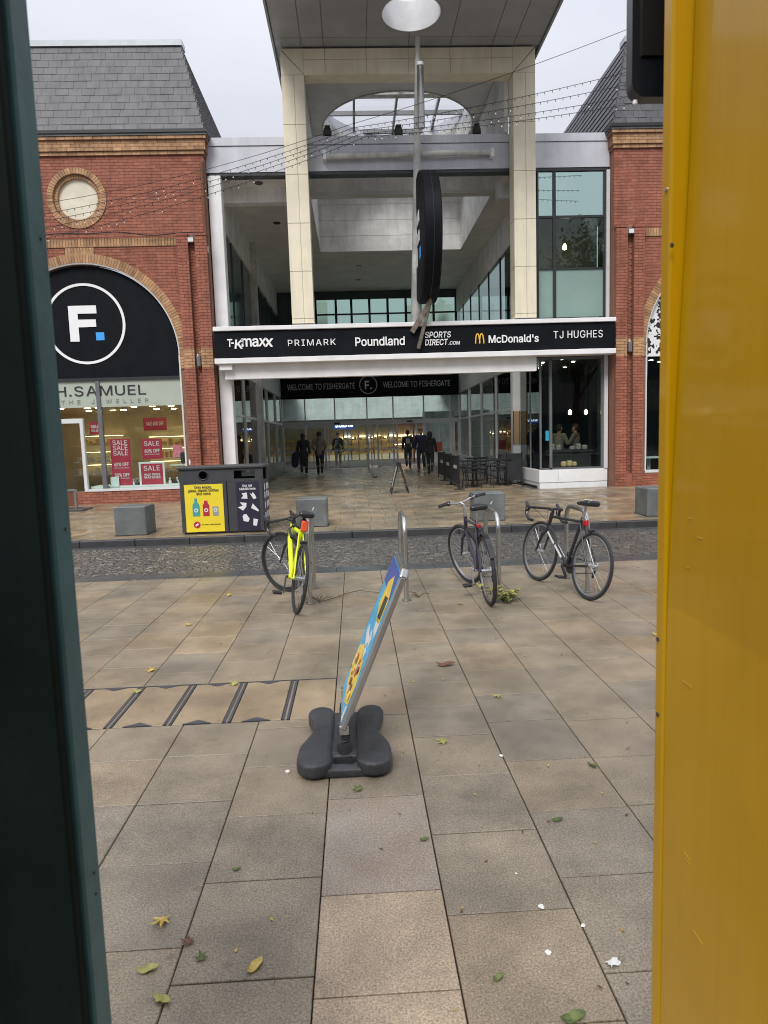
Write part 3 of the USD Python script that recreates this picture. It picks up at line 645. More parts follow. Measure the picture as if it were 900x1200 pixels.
updown(-3.95, 3.78, 'grey cylinder wall lamp on the buff band of the left brick pier'); updown(7.37, 3.86, 'grey cylinder wall lamp on the buff band of the right brick pier')
dp = thing('drainpipe', 'brown drainpipe in the corner between the left brick pier and white column', 'pipe', (-3.60, 17.9, 4.6))
obj('pipe', [rod((-3.605, 17.86, 4.62), (-3.605, 17.86, 8.7), .045, 10)], 'dark_wood', dp); obj('joint', [rod((-3.605, 17.86, 6.5), (-3.605, 17.86, 6.66), .056, 10)], 'dirty_white', dp)
so = obj('socket_box', bbox(-4.36, -4.25, YF-.16, YF-.10, 1.12, 1.26, .01), 'poster_white'); tag(so, 'small white box low on the left brick pier', 'utility box')
wc = tag(obj('wall_cable', [tube([(x, YF-.13-.02*math.sin(x*3), 6.99+.035*math.sin(x*1.7)+.02*math.sin(x*4.1)) for x in np.linspace(-9, -3.62, 40)], .014, 6)], 'cable_black'), 'thin black cable sagging along the buff course of the left building', 'cable')
wp = thing('wood_barrier', 'low brown wooden panel in a grey metal frame beside the jeweller door', 'barrier', (-6.75, 16.5, gz(16.5)))
g_ = gz(16.5)
obj('panel', box(-7.9, -6.86, 16.48, 16.52, g_+.1, g_+.46), 'dark_wood', wp)
obj('frame', [bbox(-7.95, -6.80, 16.46, 16.54, g_+.46, g_+.51), bbox(-6.86, -6.80, 16.46, 16.54, g_+.05, g_+.46), bbox(-7.95, -7.9, 16.46, 16.54, g_+.05, g_+.46)], 'aluminium', wp)
obj('base', bbox(-8.0, -6.55, 16.2, 16.8, g_-.01, g_+.05, .015), 'dark_granite', wp)

# ---------------------------------------------------------------- entrance: portal, roof, porch, doors, mall
en = thing('shopping_centre', 'pale portal entrance of the shopping centre with flat dark canopy and open glazed porch', 'building', (1.7, 17.6, .16))
PX = (-1.49, -.93, 4.27, 4.83); Y0 = 17.6
for a, b_ in ((PX[0], PX[1]), (PX[2], PX[3])):
    obj('column_core', box(a+.02, b_-.02, Y0+.02, Y0+.48, 4.6, 10.64), 'grey_frame', en)
    zs = [4.64, 4.76]+[4.76+1.175*k for k in range(1, 6)]
    mid = a+.31
    for z0, z1 in zip(zs[:-1]+[zs[-1]], zs[1:]+[11.23]):
        z1 = min(z1, 10.62) if z0 != zs[-1] else 10.62
        if z1-z0 < .05: continue
        for c0, c1 in ((a, mid-.003), (mid+.003, b_)):
            obj('cladding_panel', bbox(c0, c1, Y0, Y0+.03, z0+.005, z1-.005, .004), 'cream_panel', en)
        obj('cladding_panel', bbox(a-.0, a+.03, Y0+.032, Y0+.5, z0+.005, z1-.005, .004), 'cream_panel', en)
        obj('cladding_panel', bbox(b_-.03, b_, Y0+.032, Y0+.5, z0+.005, z1-.005, .004), 'cream_panel', en)
obj('header_core', box(PX[0]+.03, PX[3]-.03, Y0+.03, Y0+.45, 10.66, 11.2), 'grey_frame', en)
hx = [PX[1], -.40, .62, 1.66, 2.70, 3.73, PX[2]]
for z0, z1 in ((10.62, 10.965), (10.975, 11.22)):
    for a, b_ in zip(hx, hx[1:]): obj('cladding_panel', bbox(a+.004, b_-.004, Y0, Y0+.03, z0, z1, .004), 'cream_panel', en)
for s, a, b_ in ((1, PX[0], PX[1]), (-1, PX[3], PX[2])):                     # mitred corners
    obj('cladding_panel', wallxz(Polygon([(a, 10.62), (b_, 10.62), (a, 11.20)]) if s > 0 else Polygon([(b_, 10.62), (a, 10.62), (a, 11.20)]), Y0, Y0+.03), 'cream_panel', en)
    obj('cladding_panel', wallxz(Polygon([(a+s*.01, 11.22), (b_, 10.64), (b_, 11.22)]), Y0, Y0+.03), 'cream_panel', en)
obj('header_underside', box(PX[1]+.002, PX[2]-.002, Y0+.032, Y0+.45, 10.63, 10.655), 'cream_panel', en)
# canopy and roof
HX, HY, HR = 1.63, 16.27, .66; OX, OY, OR_ = 1.68, 22.05, 2.33
slab_poly = sbox(-1.60, 14.6, 4.93, 27).difference(Point(HX, HY).buffer(HR+.02, 48)).difference(Point(OX, OY).buffer(OR_, 64))
rf = obj('roof', flatxy(slab_poly, 11.30, 11.86), 'canopy_grey', en)
cxs = [-1.60, -.96, -.42, .62, 1.66, 2.70, 3.74, 4.28, 4.93]
for a, b_ in zip(cxs, cxs[1:]):
    for y0_, y1_ in ((14.6, 15.55), (15.55, 17.22), (17.22, 17.585)):
        p = sbox(a+.007, y0_+.007, b_-.007, y1_-.007).difference(Point(HX, HY).buffer(HR+.02, 48))
        obj('soffit_panel', flatxy(p, 11.255, 11.285), 'canopy_grey', en)
obj('canopy_edge', [box(-1.66, -1.61, 14.55, 27, 11.2, 11.9), box(4.94, 4.99, 14.55, 27, 11.2, 11.9), box(-1.61, 4.94, 14.55, 14.595, 11.2, 11.9)], 'canopy_grey', en)
mat('lining_white', (.6, .6, .61), .5, .06, 3, stain=.12)
obj('hole_lining', flatxy(Point(HX, HY).buffer(HR+.018, 64).difference(Point(HX, HY).buffer(HR, 64)), 11.22, 11.88), 'lining_white', en)
obj('porch_soffit', flatxy(sbox(-1.55, 18.06, 4.9, 26).difference(Point(OX, OY).buffer(OR_, 64)), 11.27, 11.296), 'soffit_grey', en)
obj('skylight_lining', flatxy(Point(OX, OY).buffer(OR_+.012, 64).difference(Point(OX, OY).buffer(OR_-.02, 64)), 11.24, 11.87), 'dirty_white', en)
obj('skylight_glass', move(ext(Point(OX, OY).buffer(OR_+.2, 48), .01), (0, 0, 12.20)), 'roof_glass', en)
for y in (20.5, 21.2, 22.9, 24.2): obj('glazing_bar', box(OX-2.4, OX+2.4, y-.04, y+.04, 12.06, 12.19), 'lamp_grey', en)
obj('skylight_beam', box(OX-2.4, OX+2.4, 21.25, 21.5, 11.9, 12.05), 'dirty_white', en)
for x in (.35, 1.68, 3.0): obj('glazing_bar', box(x-.035, x+.035, OY-2.4, OY+2.4, 12.061, 12.191), 'lamp_grey', en)
obj('skylight_kerb', [flatxy(Point(OX, OY).buffer(OR_+.25, 48).difference(Point(OX, OY).buffer(OR_+.02, 48)), 11.87, 12.19)], 'grey_panel', en)
# grey beam across at roof level, with coping and dark drip
obj('beam', [box(-3.55, PX[0]-.003, 18.15, 18.45, 8.56, 9.19), box(PX[1]+.003-.6, PX[2]+.6, 18.152, 18.45, 8.56, 9.19), box(PX[3]+.003, 6.94, 18.15, 18.45, 8.56, 9.19)], 'grey_panel', en)
obj('beam_coping', box(-3.555, 6.945, 18.125, 18.5, 9.205, 9.40), 'grey_panel', en)
obj('beam_drip', box(-3.5, 6.94, 18.17, 18.44, 8.48, 8.559), 'dark_frame', en)
# white column and side frames
obj('white_column', bbox(-3.53, -3.20, 18.12, 18.47, .14, 8.48, .01), 'white_paint', en)
obj('white_post', box(6.86, 6.945, 18.12, 18.28, 3.7, 8.48), 'white_frame', en)
# porch ceiling, light well, downstand
XL, XR, YB = -3.42, 5.02, 32.0
well = sbox(-1.035, 18.46, 4.185, 25.435)
obj('porch_ceiling', flatxy(sbox(XL, 18.46, XR, YB).difference(well), 8.50, 8.60), 'porch_ceiling', en)
for a, b_ in ((XL, -1.0), (4.152, XR)): obj('downstand', box(a, b_, 19.0, 19.3, 8.1, 8.499), 'plaster', en)
for a, b_ in ((-1.06, -1.0), (4.15, 4.25)): obj('return_wall', box(a, b_, 18.055, 18.469, 9.41, 11.268), 'plaster', en)
obj('bulkhead', box(-.995, 4.145, 19.7, 19.95, 8.58, 10.0), 'plaster', en)
obj('bulkhead_edge', box(-.995, 4.145, 19.68, 19.97, 8.49, 8.579), 'soffit_grey', en)
for k in range(5):
    z0, z1 = 8.50+.55*k, 8.50+.55*(k+1)-.012
    obj('plank', box(-1.0, 4.15, 25.4, 25.43, z0, z1), 'plaster', en)
    obj('plank', box(-1.03, -1.0, 18.47, 25.43, z0, z1), 'plaster', en); obj('plank', box(4.15, 4.18, 18.47, 25.43, z0, z1), 'plaster', en)
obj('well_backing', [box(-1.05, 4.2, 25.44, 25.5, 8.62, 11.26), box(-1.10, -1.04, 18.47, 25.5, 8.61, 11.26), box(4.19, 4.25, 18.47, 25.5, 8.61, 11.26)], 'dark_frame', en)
for x, y in ((-2.3, 18.7), (-2.2, 22.0), (-2.1, 26.5), (.4, 27.5), (.4, 29.8)):
    obj('ceiling_lamp', disc((x, y, 8.49 if y > 19 else 8.49), .11, 'z', .03, 16), 'dark_frame', en)
# side walls of the porch
def sidewall(x, s, upper, lower, y0):
    obj('upper_glass', box(x, x+s*.012, y0, YB, 4.72, 7.45) if s > 0 else box(x-.012, x, y0, YB, 4.72, 7.45), upper, en)
    for z0, z1, mt in ((7.45, 8.5, 'plaster'), (3.70, 4.72, 'white_paint')):
        obj('wall_band', box(*sorted((x-s*.05, x+s*.1)), y0, YB, z0, z1), mt, en)
    obj('lower_glass', box(*sorted((x, x+s*.012)), y0, YB, .75, 3.7), lower, en)
    obj('low_wall', box(*sorted((x-s*.04, x+s*.06)), y0, YB, .1, .75), 'grey_frame' if s < 0 else 'grey_panel', en)
    for y in np.arange(y0+.05, YB, 2.75): obj('mullion', [box(*sorted((x-s*.055, x+s*.02)), y-.04, y+.04, .75, 3.7)], 'white_frame', en)
    for y in np.arange(y0+.05, YB, 1.9): obj('mullion', box(*sorted((x-s*.03, x+s*.02)), y-.025, y+.025, 4.72, 7.45), 'dark_frame', en)
    obj('glazing_rail', box(*sorted((x-s*.03, x+s*.02)), y0, YB, 2.42, 2.50), 'white_frame', en)
sidewall(XL, -1, 'spandrel', 'dark_pane', 18.48); sidewall(XR, 1, 'dark_pane', 'dark_pane', 20.75)
obj('porch_post', [box(XL-.02, XL+.22, 24.0, 24.2, .2, 8.5)], 'dirty_white', en)
obj('porch_post', [bbox(4.86, 5.10, 20.45, 20.75, .15, 4.7, .01)], 'white_paint', en)
obj('side_room', [box(-5.4, -5.3, 21.8, 32, .1, 3.7), box(-5.3, -3.44, 21.75, 21.82, .1, 3.7), box(-5.4, -3.44, 21.8, 32, 3.72, 3.78)], 'room_dark', en)
obj('side_room_upper', [box(7.4, 7.5, 20.8, 32, 3.9, 8.5), box(5.03, 7.5, 20.6, 20.68, 3.9, 8.5)], 'room_grey', en)
obj('lintel', [box(-3.30, 4.86, Y0+.16, Y0+.42, 3.30, 3.668)], 'white_paint', en)
# the glazed end wall with doors
def vm(x, z0, z1, w=.07, mt='white_frame', nm='mullion', y=YB): obj(nm, box(x-w/2, x+w/2, y-.05, y+.05, z0, z1), mt, en)
F0 = gz(YB)
for x in (-3.38, -2.32, -1.40, .62, 1.10, 2.02, 3.32, 4.60, 4.98): vm(x, F0, 2.33, .085)
for x in (-1.25, -.33, .78, 1.86, 2.95, 4.05): vm(x, F0, 2.33, .05)
for x in (-3.38, -2.30, -.90, .62, 1.86, 3.32, 4.60): vm(x, 2.53, 3.6, .06)
obj('transom', box(-3.42, 5.02, YB-.09, YB+.07, 2.33, 2.53), 'white_frame', en)
obj('door_sensor', [bbox(-.95, -.68, YB-.15, YB-.09, 2.40, 2.47), bbox(2.5, 2.77, YB-.15, YB-.09, 2.40, 2.47)], 'ink', en)
obj('transom_glass', box(-3.38, 5.0, YB, YB+.012, 2.53, 3.6), 'dark_pane', en)
for a, b_ in ((-3.35, -2.35), (-2.29, -1.44), (-1.22, -.36), (-.30, .58), (.80, 1.07), (1.13, 1.83), (3.36, 4.02), (4.08, 4.57)): obj('door_pane', box(a, b_, YB, YB+.012, F0+.1, 2.33), 'pane', en)
for a, b_ in ((-1.36, .58), (1.14, 1.98), (-3.35, -1.44), (3.36, 4.57)):
    obj('door_rail', [box(a, b_, YB-.02, YB+.03, F0+.02, F0+.11), box(a, b_, YB-.02, YB+.03, 1.13, 1.17)], 'white_frame', en)
obj('inner_panel', box(3.36, 4.95, 33.0, 33.05, .3, 2.9), 'dirty_white', en)
# upper glazing
obj('upper_sill', box(XL, XR, YB-.06, YB+.06, 4.66, 4.76), 'dark_frame', en)
obj('upper_wall', [box(XL, -1.62, YB-.03, YB+.03, 4.76, 8.5), box(-1.62, XR, YB-.03, YB+.03, 8.12, 8.5)], 'spandrel', en)
obj('upper_pane', box(-1.60, XR, YB, YB+.012, 4.76, 8.12), 'aqua_pane', en)
for x in (-1.6, -.66, .06, .90, 1.75, 2.60, 2.95, 3.9, 4.95): obj('upper_mullion', box(x-.055, x+.055, YB-.04, YB+.06, 4.76, 8.12), 'dark_frame', en)
obj('upper_mullion', [box(-1.6, XR, YB-.03, YB+.05, 7.42, 7.49), box(-1.6, XR, YB-.03, YB+.05, 6.0, 6.07)], 'dark_frame', en)
obj('stair_stringer', bar((2.9, 34, 5.2), (4.6, 34, 8.4), .15, .35), 'room_grey', en)
obj('upper_room_wall', [box(2.75, 5.2, 34.6, 34.7, 4.8, 8.3), box(-3.6, -1.1, 33.2, 33.3, 4.8, 8.3)], 'room_grey', en)
# the mall inside
obj('mall_floor', box(-6, 8, YB-.1, 46, .0, F0-.002), 'floor_tile', en)
obj('mall_wall', [box(-6.1, -6, YB, 46, .1, 4.6), box(8, 8.1, YB, 46, .1, 4.6), box(-6, 8, 45.9, 46, .1, 7.0)], 'room_grey', en)
obj('mall_ceiling', [box(-6, 8, 41.2, 46, 4.45, 4.62), box(-6, -3.5, YB+.06, 41.2, 4.45, 4.62), box(5.2, 8, YB+.06, 41.2, 4.45, 4.62)], 'room_grey', en)
obj('shopfront_header', [box(-6, 8, 41.2, 41.3, 2.9, 4.45)], 'plaster', en)
r = random.Random(91)
for k in range(26):
    x = -5.0+.48*k; z = .62+.42*(k % 4)
    obj('display_unit', [box(x, x+.42, 42.6, 43.1, .3, .7), box(x, x+.42, 43.1, 43.2, .7, 2.4)], 'room_cream' if k % 3 else 'room_grey', en)
    if -1.4 < x < 4.2: obj('display_light', box(x+.02, x+.40, 43.0, 43.06, 1.72+.1*(k % 2), 1.76+.1*(k % 2)), 'warm_lamp' if k % 3 else 'white_lamp', en)
obj('goods', [bbox(x, x+r.uniform(.05, .2), 42.7, 42.9, z, z+r.uniform(.06, .25), .01) for x in np.arange(-5, 7, .16) for z in (.72, 1.12, 1.6)], 'gold', en, kind='stuff')
for x in (-4.2, -2.0, .2, 2.4, 4.6):
    obj('mall_lamp', box(x-.5, x+.5, 43.9, 44.1, 4.42, 4.44), 'white_lamp', en)
obj('side_shop_front', [box(2.1, 2.2, 37, 37.1, .3, 2.6), box(3.2, 3.3, 37, 37.1, .3, 2.6), box(2.2, 3.2, 37.0, 37.1, 2.35, 2.6)], 'dark_wood', en)
obj('side_shop_light', [box(2.25, 3.15, 39.0, 39.05, 1.75, 1.83), box(2.25, 3.15, 39.0, 39.05, 1.25, 1.31)], 'shop_glow', en)
ss = thing('shoe_shop_sign', 'small glowing blue and white shop sign seen through the glass doors', 'sign', (-.75, 41.15, 2.7))
obj('board', box(-1.25, .0, 41.10, 41.18, 2.28, 2.72), 'ad_navy', ss); obj('lettering', txt('shoezone', -1.15, 2.42, 41.08, .2, 1.05, True), 'sign_glow', ss)
dl = thing('door_logo', 'round F logo sticker on the glass entrance door', 'sticker', (-.85, YB-.01, 1.45))
obj('ring', [wallxz(Point(-.82, 1.5).buffer(.30, 32).difference(Point(-.82, 1.5).buffer(.275, 32)), YB-.008, YB-.004)], 'dim_letter', dl)
obj('letter', txt('F.', -.93, 1.37, YB-.010, .26, .24, True, depth=.004), 'dim_letter', dl)

# McDonald's corner bay and the big window above it
bay = thing('glazed_corner_shop', 'glazed corner shop bay with white plinth right of the entrance and the window above', 'shopfront', (6.0, 18.2, .16))
BX0, BX1, BY = 5.06, 6.93, 18.2
obj('plinth', bbox(BX0-.03, BX0+.50, BY-.03, BY+.2, .30, .65, .005), 'white_paint', bay); obj('plinth', bbox(BX0+.506, BX1, BY-.03, BY+.2, .30, .65, .005), 'white_paint', bay)
obj('plinth_base', box(BX0-.015, BX1, BY-.015, BY+.2, .1, .292), 'white_paint', bay)
obj('plinth_side', [bbox(BX0-.03, BX0+.1, BY+.203, 20.45, .30, .65, .005), box(BX0-.015, BX0+.1, BY+.203, 20.45, .1, .292)], 'white_paint', bay)
obj('frame', [box(BX0, BX0+.05, BY-.005, BY+.06, .65, 3.66), box(BX0+.27, BX0+.34, BY-.01, BY+.06, .65, 3.66), box(BX1-.17, BX1-.11, BY-.005, BY+.06, .65, 3.66), box(BX0, BX1, BY-.01, BY+.06, 3.62, 3.69), box(BX0+.06, BX1-.0, BY-.01, BY+.06, .651, .70)], 'grey_frame', bay)
obj('end_post', box(BX1-.10, BX1, BY-.05, BY+.12, .65, 3.69), 'white_frame', bay)
obj('front_pane', box(BX0+.05, BX0+.27, BY+.02, BY+.03, .70, 3.62), 'pane', bay); obj('front_pane', box(BX0+.34, BX1-.17, BY+.02, BY+.03, .70, 3.62), 'pane', bay)
obj('side_pane', box(BX0+.01, BX0+.02, BY+.06, 20.45, .66, 3.62), 'pane', bay)
obj('side_frame', [box(BX0-.005, BX0+.04, BY+.06, 20.45, 3.62, 3.70), box(BX0-.005, BX0+.035, 19.2, 19.25, .66, 3.62)], 'grey_frame', bay)
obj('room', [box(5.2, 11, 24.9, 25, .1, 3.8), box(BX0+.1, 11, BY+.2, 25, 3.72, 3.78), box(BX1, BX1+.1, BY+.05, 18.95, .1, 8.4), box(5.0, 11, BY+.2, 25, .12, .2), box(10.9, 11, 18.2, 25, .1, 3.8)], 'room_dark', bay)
for x, y, z in ((5.9, 18.9, 3.70), (5.55, 19.6, 3.70), (6.45, 19.6, 3.70), (5.7, 20.4, 3.70), (5.9, 21.2, 3.70), (6.7, 21.2, 3.7)): obj('ceiling_lamp', disc((x, y, z), .05, 'z', .02, 12), 'white_lamp', bay)
for x in (6.5, 6.98):
    pl = obj('pendant_lamp', [lathe([(0, 0), (.03, .01), (.05, .06), (.035, .12), (.012, .15), (0, .15)], (x-.12, 19.7, 2.17), 14)], 'bulb', bay); obj('cord', rod((x-.12, 19.7, 2.32), (x-.12, 19.7, 3.72), .006, 5), 'ink', pl)
obj('counter', [bbox(5.5, 6.75, 18.75, 19.15, 1.10, 1.15), box(5.55, 6.7, 18.8, 18.84, .2, 1.1)], 'room_dark', bay)
obj('counter_items', [bbox(x, x+.14, 18.85, 19.0, 1.15, 1.15+h, .03) for x, h in ((5.55, .2), (5.72, .16), (6.12, .12), (6.30, .18), (6.48, .14))], 'cloth_grey', bay)
obj('window_card', [box(BX0+.17, BX0+.265, BY+.036, BY+.04, 1.45, 1.72)], 'road_blue', bay)
obj('paper_bag', [bbox(5.72, 5.86, 18.36, 18.5, .72, .86, .03), bbox(5.88, 6.02, 18.34, 18.5, .72, .88, .03), bbox(6.04, 6.16, 18.38, 18.5, .72, .84, .03)], 'brown_bag', bay)
# first-floor window: pale top light, dark middle, frosted bottom, each pane in its frame
zs = ((4.74, 5.98, 'frosted_film'), (6.02, 7.30, 'dark_pane'), (7.36, 8.46, 'mirror_pane'))
for z0, z1, mt in zs:
    obj('upper_pane', box(5.06, 5.44, BY+.02, BY+.03, z0, z1), mt, bay); obj('upper_pane', box(5.52, 6.80, BY+.02, BY+.03, z0, z1), mt, bay)
obj('upper_pane_sheen', [box(5.06, 5.44, BY+.008, BY+.014, 4.74, 8.46), box(5.52, 6.80, BY+.008, BY+.014, 4.74, 8.46)], 'pane', bay)
obj('upper_frame', [box(5.02, 5.06, BY-.02, BY+.06, 4.7, 8.48), box(5.44, 5.52, BY-.02, BY+.06, 4.7, 8.48), box(6.80, 6.86, BY-.02, BY+.06, 4.7, 8.48), box(5.06, 5.44, BY-.015, BY+.055, 7.30, 7.36), box(5.52, 6.80, BY-.015, BY+.055, 7.30, 7.36), box(5.06, 6.8, BY-.015, BY+.055, 5.98, 6.02)], 'dark_frame', bay)
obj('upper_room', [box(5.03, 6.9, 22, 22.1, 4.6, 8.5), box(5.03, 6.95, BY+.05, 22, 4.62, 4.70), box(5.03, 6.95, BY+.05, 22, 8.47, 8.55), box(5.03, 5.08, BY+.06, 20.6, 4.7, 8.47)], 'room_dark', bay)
obj('upper_room_lamp', [lathe([(0, 0), (.05, .02), (.06, .1), (.02, .18), (0, .18)], (6.2, 19.6, 6.85), 12)], 'bulb', bay)

# fascia sign
fs = thing('fascia_sign', 'long black sign board with white trims and shop names over the entrance', 'sign', (1.7, 17.5, 3.7))
FX0, FX1 = -3.50, 6.90
obj('board', box(FX0+.01, FX1-.01, Y0-.02, Y0+.18, 3.81, 4.49), 'sign_black', fs)
obj('trim', bbox(FX0, FX1, Y0-.08, Y0+.30, 4.492, 4.60, .01), 'white_paint', fs); obj('trim', bbox(FX0, FX1, Y0-.08, Y0+.30, 3.672, 3.808, .01), 'white_paint', fs)
obj('side_bracket', bbox(FX0+.1, FX0+.42, Y0+.0, Y0+.3, 3.52, 3.67, .01), 'white_paint', fs)
ly = Y0-.034
kx = 'T·K·maxx'
for ch, x, w, h, z, it in (('T', -3.17, .13, .19, 4.10, .05), ('K', -2.98, .20, .22, 4.05, .12), ('m', -2.80, .26, .26, 4.10, 0), ('a', -2.53, .16, .26, 4.10, 0), ('x', -2.37, .19, .26, 4.10, .1), ('x', -2.22, .21, .27, 4.08, .1)):
    obj('brand_letter', txt(ch, x, z, ly, h, w, True, it, depth=.014), 'white_letter', fs)
obj('brand_letter', [box(-3.06, -2.99, ly, ly+.014, 4.17, 4.21), box(-2.80, -2.76, ly, ly+.014, 4.17, 4.21)], 'white_letter', fs)
obj('brand_letters', txt('PRIMARK', -1.62, 4.08, ly, .155, 1.22, gap=.05), 'white_letter', fs)
obj('brand_letters', txt('Poundland', .10, 4.04, ly, .21, 1.28, True), 'white_letter', fs)
obj('brand_letters', txt('SPORTS', 1.90, 4.20, ly, .145, .67, True, .12), 'white_letter', fs); obj('brand_letters', txt('DIRECT', 1.90, 4.01, ly, .145, .58, True, .12), 'white_letter', fs); obj('small_brand_letters', txt('.COM', 2.51, 4.01, ly, .085, .29, True, .12), 'white_letter', fs)
for o in (0, .105):
    obj('arches', [tube([(3.27+o+.055*math.cos(a), ly+.004, 4.02+.245*math.sin(a)) for a in np.linspace(0, PI, 16)], .017, 6)], 'arch_yellow', fs)
obj('brand_letters', txt("McDonald's", 3.56, 4.03, ly, .185, 1.31, True), 'white_letter', fs)
obj('brand_letters', txt('TJ', 5.26, 4.10, ly, .185, .26, gap=.05), 'white_letter', fs); obj('brand_letters', txt('HUGHES', 5.63, 4.10, ly, .185, .93, gap=.05), 'white_letter', fs)
ws = thing('welcome_sign', 'black band with faint welcome lettering and round F logo above the doors', 'sign', (.8, 31.9, 3.6))
obj('board', box(XL+.01, XR-.01, 31.72, 31.9, 3.60, 4.74), 'sign_black', ws)
obj('lettering', txt('WELCOME TO FISHERGATE', -3.05, 4.02, 31.70, .26, 3.15), 'dim_letter', ws); obj('lettering', txt('WELCOME TO FISHERGATE', 1.42, 4.02, 31.70, .26, 3.15), 'dim_letter', ws)
obj('ring', [wallxz(Point(.72, 4.17).buffer(.42, 40).difference(Point(.72, 4.17).buffer(.385, 40)), 31.70, 31.715)], 'dim_letter', ws)
obj('logo_letter', txt('F.', .56, 3.98, 31.70, .36, .32, True), 'white_letter', ws)

# lamps on the beam
for x, lb in ((-.42, 'black floodlight standing on the grey beam nearest the left cream column'), (1.42, 'black floodlight standing on the middle of the grey beam beside the mast'), (3.46, 'black floodlight standing on the grey beam nearest the right cream column')):
    t = thing('floodlight', lb, 'floodlight', (x, 18.3, 9.4))
    obj('housing', [bbox(x-.09, x+.09, 18.22, 18.36, 9.46, 9.66, .02)], 'furniture_black', t); obj('hood', [bbox(x-.07, x+.07, 18.18, 18.35, 9.64, 9.70, .015)], 'furniture_black', t)
    obj('yoke', [box(x-.11, x-.093, 18.25, 18.31, 9.42, 9.6), box(x+.093, x+.11, 18.25, 18.31, 9.42, 9.6), box(x-.11, x+.11, 18.24, 18.32, 9.40, 9.425)], 'furniture_black', t)
tl = thing('tube_light', 'long dirty white tube light fixed along the grey beam inside the portal', 'light', (1.8, 18.0, 8.95))
obj('tube', rod((-.45, 18.02, 8.86), (3.78, 18.02, 8.92), .075, 12), 'dirty_white', tl, smooth=40)
for x in (-.52, 3.80): obj('end_bracket', bbox(x-.04, x+.06, 17.96, 18.14, 8.78, 9.0, .01), 'white_paint', tl)

# mast and round blade sign
mb, mt_ = np.array([1.80, 18.75, 4.6]), np.array([1.88, 16.95, 12.6])
ms_ = thing('mast', 'pale tapered mast rising from the sign board through the hole in the canopy', 'mast', mb)
tt = np.linspace(0, 1, 9)
obj('pole', tube([mb+(mt_-mb)*t for t in tt], .155-.115*tt, 14), 'dirty_white', ms_, smooth=40)
a0 = mb+(mt_-mb)*.60
obj('stub_tube', rod(a0+[.08, -.25, -.15], a0+[.07, -.36, 1.25], .085, 12), 'stainless', ms_, smooth=40)
obj('stub_cap', rod(a0+[.07, -.36, 1.25], a0+[.07, -.365, 1.32], .088, 12), 'white_paint', ms_)
obj('foot', bbox(1.55, 2.05, 18.62, 18.9, 4.55, 4.66, .01), 'white_paint', ms_)
bs_ = thing('blade_sign', 'thick round black sign hung edge-on from the mast over the entrance', 'sign', (2.0, 17.6, 6.7))
dx0, dx1, DY, DZ, DR = 1.80, 2.22, 17.62, 6.66, 1.58
obj('drum', [move(rot(lathe([(0, 0), (DR-.03, 0), (DR, .03), (DR, .42-.03), (DR-.03, .42), (0, .42)], n=64), PI/2, [0, 1, 0]), (dx0, DY, DZ))], 'sign_black', bs_, smooth=35)
obj('rim_seam', [ring((2.02, DY, DZ), DR+.001, .006, 'x', 64, 5)], 'ink', bs_)
fy = lambda q: affinity.scale(affinity.translate(q, 6.75, -4.83), -1, 1, origin=(0, 0))
sc = lambda q: affinity.translate(affinity.scale(fy(q), 1.35, 1.35, origin=(0, 0)), DY, DZ)
obj('letter', wallyz(sc(fpoly), dx0-.012, dx0-.001), 'white_letter', bs_); obj('dot', wallyz(sc(sbox(-6.57, 4.41, -6.36, 4.61)), dx0-.012, dx0-.001), 'blue_letter', bs_)
obj('arm', [rod((2.0, 18.5, 6.2), (1.83, 18.42, 6.2), .06, 10), rod((2.0, 18.5, 7.3), (1.84, 18.2, 7.3), .06, 10)], 'bare_metal', bs_)
pin = np.array([2.03, 17.3, 5.04])
obj('hanger', [bar(pin, (1.57, 17.5, 4.34), .035, .13), bar(pin, (1.72, 17.48, 3.92), .03, .09), rod(pin+[0, 0, .1], pin-[0, 0, .05], .05, 10)], 'rust_bracket', bs_)

# strings of small lights across the street
WL = [(-8.1, 17.2, 7.46), (-8.1, 17.2, 7.20), (-8.1, 17.2, 7.02), (-8.1, 17.2, 6.86), (-8.1, 17.2, 6.60)]
WR = [(7.2, 16.0, 10.95), (7.2, 15.6, 9.78), (7.2, 15.4, 9.42), (7.2, 15.2, 9.05), (7.2, 15.0, 8.80)]
WN = ['topmost bare wire strung from the left building up to the right roof', 'second string of small lights from the top across the portal', 'third string of small lights from the top across the portal', 'fourth string of small lights from the top across the portal', 'lowest string of small lights across the portal']
for i, (a, b_) in enumerate(zip(WL, WR)):
    a, b_ = np.array(a), np.array(b_); m = np.array([.15+.09*i, 16.9, 9.13-.07*i])
    pts = [a+(m-a)*t-[0, 0, .22*4*t*(1-t)] for t in np.linspace(0, 1, 24)]+[m+(b_-m)*t-[0, 0, .10*4*t*(1-t)] for t in np.linspace(0, 1, 22)[1:]]
    t = thing('light_string', WN[i], 'string lights', a)
    obj('wire', tube(pts, .0062, 5), 'cable_black', t)
    if i:
        r = random.Random(i); ms, mg = [], []
        for p, q in zip(pts, pts[1:]):
            for s in (.25, .75):
                c = p+(q-p)*s; ms.append(rod(c, c-[0, 0, .05], .0075, 5))
                if r.random() < .3: mg.append(move(trimesh.creation.icosphere(1, .014), c-[0, 0, .065]))
        obj('holders', ms, 'cable_black', t, kind='stuff'); obj('bulbs', mg, 'fairy_bulb', t, kind='stuff')

